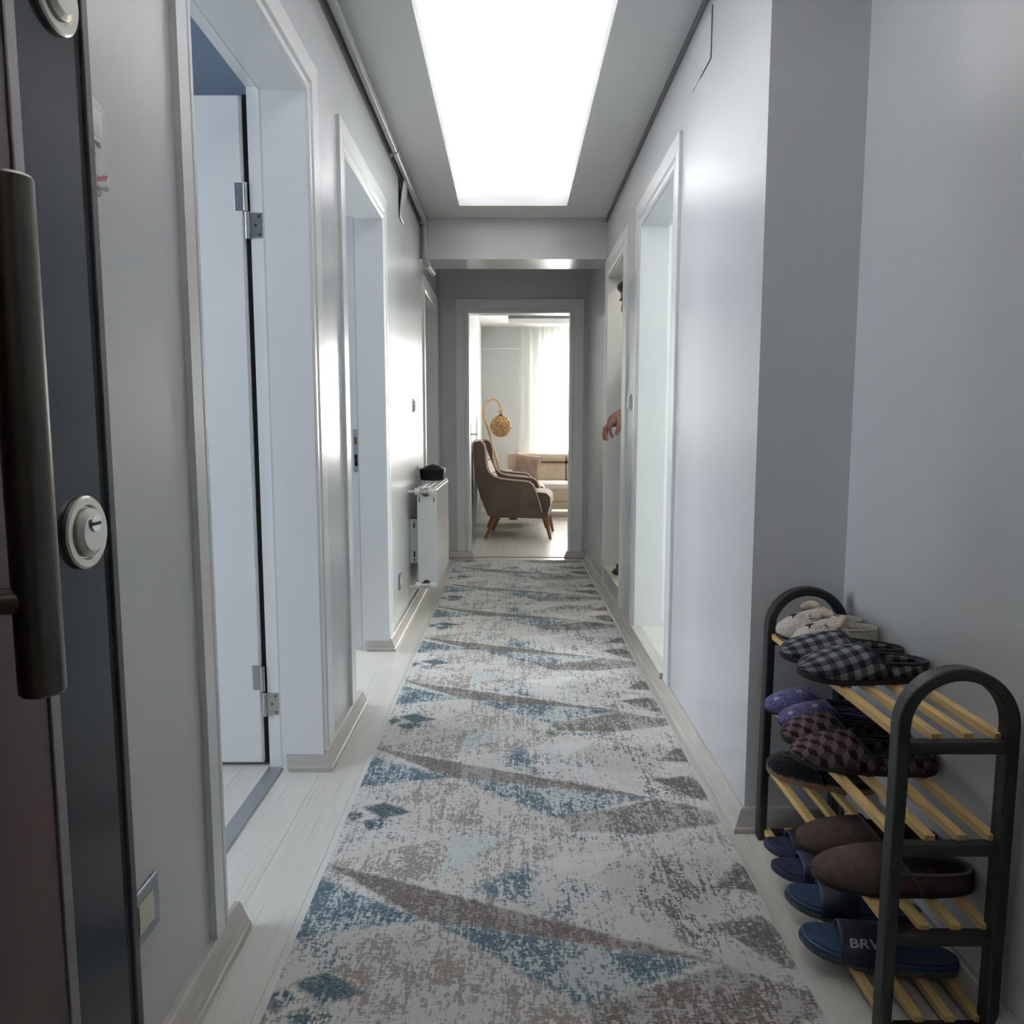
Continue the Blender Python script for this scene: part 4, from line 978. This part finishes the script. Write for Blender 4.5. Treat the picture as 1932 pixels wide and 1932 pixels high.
cu.rotation_euler = (math.radians(66), math.radians(7), math.radians(-12))
M_cush = mat('cushion_mauve_velvet', (0.26, 0.175, 0.135), 0.7, col2=(0.33, 0.23, 0.185), scale=7, sheen=0.4, spec=0.2)
def cush(sg):
    def f(u, v):
        x, y = 2 * u - 1, 2 * v - 1; k = max(0, (1 - x ** 4) * (1 - y ** 4)) ** 0.55
        pin = 1 - 0.10 * (1 - abs(x * y)) * (abs(x) ** 6 + abs(y) ** 6)
        wr = 0.004 * math.sin(9 * x + 5 * y) * k
        return (0.172 * x * pin, 0.160 * y * pin, sg * (0.058 * k + wr))
    return f
b = MB().grid(cush(1), 22, 22); b.grid(cush(-1), 22, 22); b.build('cover', M_cush, cu, smooth=True, sub=1)
e = [(0.185 * x, 0.185 * y, 0) for x, y in ((-1, -1), (1, -1), (1, 1), (-1, 1), (-1, -1))]
lr = tag(MB().box(0.05, 2.3, 8.0, 9.2, 0.0004, 0.012).build('shaggy_rug', dotted_fleece('living_rug_pale', (0.55, 0.54, 0.55), (0.66, 0.65, 0.65), None), bevel=0.004), 'pale plush rug on the living room floor under the sofa', 'rug') if False else None

lp = thing('floor_lamp', 'arched cane floor lamp with round rattan globe shade', 'lamp', (0.02, 8.84, 0))
M_cane = mat('lamp_cane', (0.68, 0.43, 0.18), 0.5, col2=(0.56, 0.33, 0.12), scale=20)
M_ratt = mat('lamp_rattan', (0.74, 0.50, 0.25), 0.6, col2=(0.46, 0.26, 0.09), scale=40)
gx, gz = -0.124 - 0.02, 1.090
MB().lathe([(0.0, 0), (0.05, 0), (0.05, 0.010), (0.02, 0.03), (0, 0.03)], (0, 0, 0), 'z', 28).build('base', M_black, lp, smooth='auto')
pts = [(0.0, 0, 0.03), (-0.05, 0, 0.20), (-0.14, 0, 0.50), (-0.225, 0, 0.82), (-0.275, 0, 1.00), (-0.322, 0, 1.13), (-0.345, 0, 1.21), (-0.342, 0, 1.28), (-0.318, 0, 1.345), (-0.275, 0, 1.39), (-0.228, 0, 1.405), (-0.185, 0, 1.388), (-0.155, 0, 1.345), (gx - 0.002, 0, 1.285)]
MB().tube(pts, [0.014] * 9 + [0.0135, 0.013, 0.013, 0.013, 0.016], 12).build('arm', M_cane, lp, smooth=True, sub=1)
b = MB(); rnd = random.Random(2)
for k in range(14):
    a = 2 * PI * k / 14; b.ellipsoid((gx + 0.018 * math.cos(a), 0.018 * math.sin(a), 1.262 + rnd.uniform(-.012, .012)), (0.011, 0.011, 0.016), None, 8, 6)
b.build('rope_knot', M_ratt, lp, smooth=True)['kind'] = 'stuff'
MB().cyl((gx, 0, 1.27), (gx, 0, 1.215), 0.002, 6).build('cord', M_black, lp)
MB().lathe([(0.0, 0.028), (0.012, 0.024), (0.026, 0.006), (0.028, 0), (0, 0)], (gx, 0, gz + 0.117), 'z', 20).build('socket_cap', M_black, lp, smooth='auto')
b = MB()
for k in range(120):
    u = Vector((rnd.gauss(0, 1), rnd.gauss(0, 1), rnd.gauss(0, 1))).normalized(); w = u.orthogonal().normalized(); q = u.cross(w)
    tilt = rnd.uniform(-0.75, 0.75); ph = rnd.uniform(0, 6.28); span = rnd.uniform(1.6, 3.4); R = 0.122 + rnd.uniform(-.003, .002)
    arc = [Vector((gx, 0, gz)) + (u * tilt + (w * math.cos(ph + span * i / 14) + q * math.sin(ph + span * i / 14)) * math.sqrt(1 - tilt * tilt)) * R for i in range(15)]
    b.tube(arc, 0.0042, 5)
b.build('rattan_shade', M_ratt, lp, smooth=True)['kind'] = 'stuff'
MB().ellipsoid((gx, 0, gz), (0.112, 0.112, 0.112)).build('shade_lining', mat('lamp_lining', (0.50, 0.31, 0.14), 0.8), lp, smooth=True)

# window with frame, pane and sheer curtain
wn_ = struct(empty('window_1', ((WX0 + WX1) / 2, YB + 0.1, WZ0)))
def wput(b, n, m, **k):
    b.v = [(x - (WX0 + WX1) / 2, y - YB - 0.1, z - WZ0) for x, y, z in b.v]; return b.build(n, m, wn_, **k)
for bx in ((WX0, WX0 + .06, WZ0, WZ1), (WX1 - .06, WX1, WZ0, WZ1), (WX0, WX1, WZ0, WZ0 + .06), (WX0, WX1, WZ1 - .06, WZ1), (1.02, 1.10, WZ0, WZ1), (1.64, 1.72, WZ0, WZ1)):
    wput(MB().box(bx[0], bx[1], YB + .06, YB + .12, bx[2], bx[3]), 'window_frame', M_trim, bevel=0.004)
def pane_mat():
    m, nt, B, N, L = new_mat('window_glass'); out = N['Material Output']
    tr = N.new('ShaderNodeBsdfTransparent'); gl = N.new('ShaderNodeBsdfGlossy'); gl.inputs['Roughness'].default_value = 0.02
    mx = N.new('ShaderNodeMixShader'); mx.inputs[0].default_value = 0.06; L.new(tr.outputs[0], mx.inputs[1]); L.new(gl.outputs[0], mx.inputs[2]); L.new(mx.outputs[0], out.inputs[0]); return m
M_pane = pane_mat()
for x0, x1 in ((WX0 + .06, 1.02), (1.10, 1.64), (1.72, WX1 - .06)):
    wput(MB().box(x0, x1, YB + .088, YB + .092, WZ0 + .06, WZ1 - .06), 'pane', M_pane)
def sheer(name, tr_f):
    m, nt, B, N, L = new_mat(name); out = N['Material Output']
    tr = N.new('ShaderNodeBsdfTransparent'); tl = N.new('ShaderNodeBsdfTranslucent'); df = N.new('ShaderNodeBsdfDiffuse')
    tl.inputs[0].default_value = (0.85, 0.85, 0.82, 1); df.inputs[0].default_value = (0.80, 0.80, 0.77, 1)
    m1 = N.new('ShaderNodeMixShader'); m1.inputs[0].default_value = 0.5; L.new(tl.outputs[0], m1.inputs[1]); L.new(df.outputs[0], m1.inputs[2])
    m2 = N.new('ShaderNodeMixShader'); m2.inputs[0].default_value = tr_f; L.new(m1.outputs[0], m2.inputs[1]); L.new(tr.outputs[0], m2.inputs[2]); L.new(m2.outputs[0], out.inputs[0]); return m
ct = thing('sheer_curtain', 'white sheer curtain hanging over the living room window', 'curtain', (1.3, YB - 0.10, 0.0))
def cfold(x0, x1, z0, z1, amp, wl_, y=0.0):
    def f(u, v):
        x = x0 + (x1 - x0) * u
        return (x - 1.3, y + amp * math.sin(2 * PI * x / wl_) + amp * 0.4 * math.sin(2 * PI * x / (wl_ * 0.37) + 1), z0 + (z1 - z0) * v)
    return f
MB().grid(cfold(0.10, 2.45, 0.03, 2.375, 0.022, 0.105), 260, 2).build('drape', sheer('sheer_fabric', 0.42), ct, smooth=True)
MB().grid(cfold(0.42, 2.40, 2.11, 2.375, 0.012, 0.066, -0.035), 220, 2).build('valance', sheer('sheer_valance', 0.25), ct, smooth=True)
struct(MB().box(XLL + .001, 0.42, YB - 0.012, YB, 2.095, 2.112).build('trim_wall_duct', M_ceil, bevel=0.002))

# ------------------------------------------------------------------ bathroom lamp and added stairwell fill lamp
def ceiling_lamp(name, label, loc, r, power, col):
    t = thing(name, label, 'lamp', loc)
    MB().lathe([(0, 0), (r * 1.05, 0), (r * 1.05, -0.02), (0, -0.02)], (0, 0, 0), 'z', 24).build('mount', M_white_pl, t)
    MB().lathe([(0, -0.02), (r, -0.02), (r * 0.9, -0.05), (r * 0.5, -0.07), (0, -0.075)], (0, 0, 0), 'z', 24).build('diffuser', mat('lamp_diffuser_' + name, (0.9, 0.9, 0.88), 0.5, emit=(col, power)), t, smooth=True)
    return t
ceiling_lamp('bathroom_ceiling_lamp', 'round white ceiling lamp in the bathroom behind the man', (1.35, 4.75, 2.45), 0.16, 70, (1.0, 0.97, 0.80))
ceiling_lamp('stairwell_fill_lamp', 'unseen fill lamp added in the stairwell behind the entrance', (0.2, -1.3, ZS), 0.15, 16, (1.0, 0.96, 0.9))  # added out of view to set how bright the niche wall gets

# ------------------------------------------------------------------ man standing in the bathroom doorway
M_skin = mat('skin', (0.20, 0.095, 0.068), 0.55, col2=(0.23, 0.115, 0.085), scale=9)
M_hair = mat('hair_black', (0.008, 0.007, 0.007), 0.6, bump=0.6, bscale=90)
M_shirt = mat('shirt_dark', (0.015, 0.016, 0.019), 0.9)
M_pants = mat('trousers_dark', (0.020, 0.021, 0.026), 0.9)
pr = thing('person', 'man in dark clothes half hidden in the bathroom doorway, hand hanging out', 'person', (0.80, 4.68, 0.160))
pr.scale = (1, 1, 1.02)
def fuse(b, name, m, vox, smooth_it=6):
    o = b.build(name, m, pr, smooth=True)
    md = o.modifiers.new('remesh', 'REMESH'); md.mode = 'VOXEL'; md.voxel_size = vox; md.use_smooth_shade = True
    md = o.modifiers.new('smooth', 'SMOOTH'); md.iterations = smooth_it; md.factor = 0.5
    return o
# local frame: faces -x, +y is his right-hand... side toward the living room, z up from the bathroom floor
b = MB()
Rh = Matrix.Rotation(math.radians(-24), 3, 'Y')            # head bowed forward
hc = Vector((-0.042, 0.0, 1.645))
def hp(x, y, z): return hc + Rh @ Vector((x, y, z))
b.ellipsoid(hp(0.005, 0, 0.028), (0.094, 0.074, 0.092), Rh, 20, 14)          # cranium
b.ellipsoid(hp(-0.030, 0, -0.035), (0.062, 0.058, 0.082), Rh, 18, 12)        # face and jaw
b.ellipsoid(hp(-0.072, 0, -0.095), (0.020, 0.026, 0.020), Rh, 12, 8)         # chin
b.tube([hp(-0.086, 0, 0.012), hp(-0.100, 0, -0.012), hp(-0.112, 0, -0.034), hp(-0.092, 0, -0.042)], [0.008, 0.010, 0.014, 0.010], 10)
b.ellipsoid(hp(-0.084, 0, 0.026), (0.012, 0.050, 0.009), Rh, 12, 8)          # brow
b.ellipsoid(hp(-0.090, 0, -0.066), (0.010, 0.024, 0.007), Rh, 12, 8)         # lips
for sg in (-1, 1): b.ellipsoid(hp(0.008, sg * 0.077, -0.012), (0.016, 0.009, 0.030), Rh, 10, 8)
b.tube([hp(0.03, 0, -0.06), (0.035, 0, 1.50), (0.055, 0, 1.40)], [0.055, 0.056, 0.066], 16)
# trunk
b.loft([rr(.095, .150, .90, p=2.4, dx=.04), rr(.105, .158, .98, p=2.4, dx=.04), rr(.092, .138, 1.10, p=2.3, dx=.045), rr(.108, .160, 1.25, p=2.4, dx=.05), rr(.100, .180, 1.37, p=2.4, dx=.055), rr(.060, .110, 1.44, p=2.2, dx=.055)])
# legs
for sg, fx in ((-1, -0.02), (1, 0.03)):
    b.tube([(0.04, sg * 0.085, 0.92), (0.035 + fx * .3, sg * 0.09, 0.70), (0.02 + fx * .6, sg * 0.09, 0.48), (0.03 + fx, sg * 0.09, 0.32), (0.045 + fx, sg * 0.09, 0.085)], [0.074, 0.064, 0.050, 0.050, 0.036], 14)
    b.tube([(0.05 + fx, sg * 0.09, 0.05), (-0.05 + fx, sg * 0.095, 0.035), (-0.12 + fx, sg * 0.10, 0.028)], [0.026, 0.022, 0.016], 12)
# far arm hangs down, near (camera side) arm reaches forward with a limp hand
b.tube([(0.055, 0.185, 1.36), (0.075, 0.22, 1.22), (0.085, 0.235, 1.08), (0.05, 0.235, 0.95), (0.01, 0.225, 0.83)], [0.058, 0.048, 0.041, 0.036, 0.026], 14)
b.ellipsoid((-0.005, 0.222, 0.77), (0.022, 0.038, 0.048), None, 12, 10)
for i in range(4): b.tube([(-0.005 - i * .0, 0.20 + i * 0.017, 0.735), (-0.014, 0.20 + i * 0.017, 0.695), (-0.010, 0.20 + i * 0.016, 0.665 + abs(i - 1.5) * .006)], [0.0095, 0.009, 0.008], 8)
b.tube([(-0.012, 0.19, 0.785), (-0.036, 0.188, 0.755), (-0.040, 0.19, 0.725)], [0.012, 0.011, 0.009], 8)
yh = -0.150
b.tube([(0.055, -0.185, 1.36), (0.070, -0.215, 1.23), (0.060, -0.215, 1.11), (-0.02, -0.19, 1.065), (-0.10, -0.165, 0.996), (-0.138, yh, 0.963)], [0.058, 0.049, 0.043, 0.038, 0.030, 0.0255], 14)
fuse(b, 'body', M_skin, 0.0075, 5)
# the visible hand: back of the hand up, knuckles to the corridor, fingers hanging
h = MB()
h.tube([(-0.110, yh - .008, 1.003), (-0.138, yh, 0.982), (-0.165, yh, 0.962), (-0.192, yh, 0.938), (-0.212, yh, 0.915)], [0.029, 0.028, 0.033, 0.036, 0.027], 16)
h.ellipsoid((-0.196, yh - 0.022, 0.932), (0.028, 0.016, 0.024)); h.ellipsoid((-0.200, yh + 0.022, 0.930), (0.028, 0.016, 0.022))
for (dy, x0, z0, pts, r) in (
    (-0.030, -0.206, 0.922, [(-0.220, 0.900), (-0.216, 0.866), (-0.200, 0.838)], 0.0098),
    (-0.010, -0.216, 0.918, [(-0.236, 0.893), (-0.240, 0.858), (-0.232, 0.822)], 0.0100),
    (0.011, -0.220, 0.914, [(-0.246, 0.890), (-0.252, 0.856), (-0.245, 0.824)], 0.0096),
    (0.030, -0.218, 0.914, [(-0.240, 0.895), (-0.246, 0.870), (-0.240, 0.848)], 0.0086)):
    h.tube([(x0 + 0.02, yh + dy * .8, z0 + .01), (x0, yh + dy, z0)] + [(x, yh + dy, z) for x, z in pts], [r * 1.25, r * 1.30, r * 1.22, r * 1.10, r * .92], 10)
h.tube([(-0.160, yh - 0.022, 0.950), (-0.164, yh - 0.040, 0.915), (-0.172, yh - 0.046, 0.880), (-0.184, yh - 0.044, 0.852)], [0.018, 0.016, 0.0138, 0.011], 10)
h.v = [(x, y, z - 0.018) for x, y, z in h.v]
fuse(h, 'hand', M_skin, 0.0026, 4)
# hair, eyes, clothes, shoes
hb = MB()
hb.ellipsoid(hp(0.022, 0, 0.060), (0.098, 0.083, 0.082), Rh, 20, 14); hb.ellipsoid(hp(-0.044, 0, 0.096), (0.046, 0.060, 0.028), Rh, 16, 10); hb.ellipsoid(hp(-0.064, 0, 0.080), (0.020, 0.050, 0.018), Rh, 14, 8)
fuse(hb, 'hair', M_hair, 0.007, 3)
for sg in (-1, 1):
    ey_ = MB().ellipsoid(hp(-0.080, sg * 0.030, 0.006), (0.011, 0.014, 0.009), Rh, 12, 8).build('eye', mat('eye_white', (0.6, 0.58, 0.55), 0.3), pr, smooth=True)
    MB().ellipsoid(hp(-0.089, sg * 0.030, 0.005), (0.004, 0.006, 0.006), Rh, 10, 6).build('iris', M_black, ey_, smooth=True)
    MB().tube([hp(-0.088, sg * 0.012, 0.026), hp(-0.094, sg * 0.030, 0.031), hp(-0.082, sg * 0.052, 0.026)], [0.004, 0.0055, 0.003], 8).build('eyebrow', M_hair, pr, smooth=True)
sb = MB()
sb.loft([rr(.110, .168, .86, p=2.4, dx=.04), rr(.114, .166, .98, p=2.4, dx=.04), rr(.106, .152, 1.10, p=2.3, dx=.045), rr(.120, .172, 1.25, p=2.4, dx=.05), rr(.112, .190, 1.37, p=2.4, dx=.055), rr(.075, .13, 1.445, p=2.2, dx=.055), rr(.068, .075, 1.47, p=2.1, dx=.05)])
for sg in (-1, 1): sb.tube([(0.055, sg * 0.165, 1.375), (0.066, sg * 0.205, 1.28), (0.070, sg * 0.217, 1.20)], [0.080, 0.073, 0.068], 16)
fuse(sb, 'shirt', M_shirt, 0.009, 4)
tb_ = MB(); tb_.loft([rr(.108, .165, .80, p=2.4, dx=.04), rr(.108, .162, .92, p=2.4, dx=.04)])
for sg, fx in ((-1, -0.02), (1, 0.03)):
    tb_.tube([(0.04, sg * 0.083, 0.90), (0.035 + fx * .3, sg * 0.09, 0.70), (0.02 + fx * .6, sg * 0.09, 0.48), (0.03 + fx, sg * 0.09, 0.30), (0.04 + fx, sg * 0.09, 0.07)], [0.098, 0.088, 0.072, 0.068, 0.060], 16)
fuse(tb_, 'trousers', M_pants, 0.010, 4)
for sg, fx in ((-1, -0.02), (1, 0.03)):
    k = MB(); k.loft([[(-0.185 * 0 + fx + x, sg * 0.095 + y, z) for x, y, z in rg] for rg in (rr(.128, .042, 0.001, dx=-.035, p=2.6), rr(.132, .045, .012, dx=-.035, p=2.6), rr(.128, .043, .030, dx=-.033, p=2.5), rr(.100, .040, .052, dx=-.012, p=2.4), rr(.062, .036, .080, dx=.022, p=2.3))])
    k.build('shoe', M_black, pr, smooth=True, sub=1)
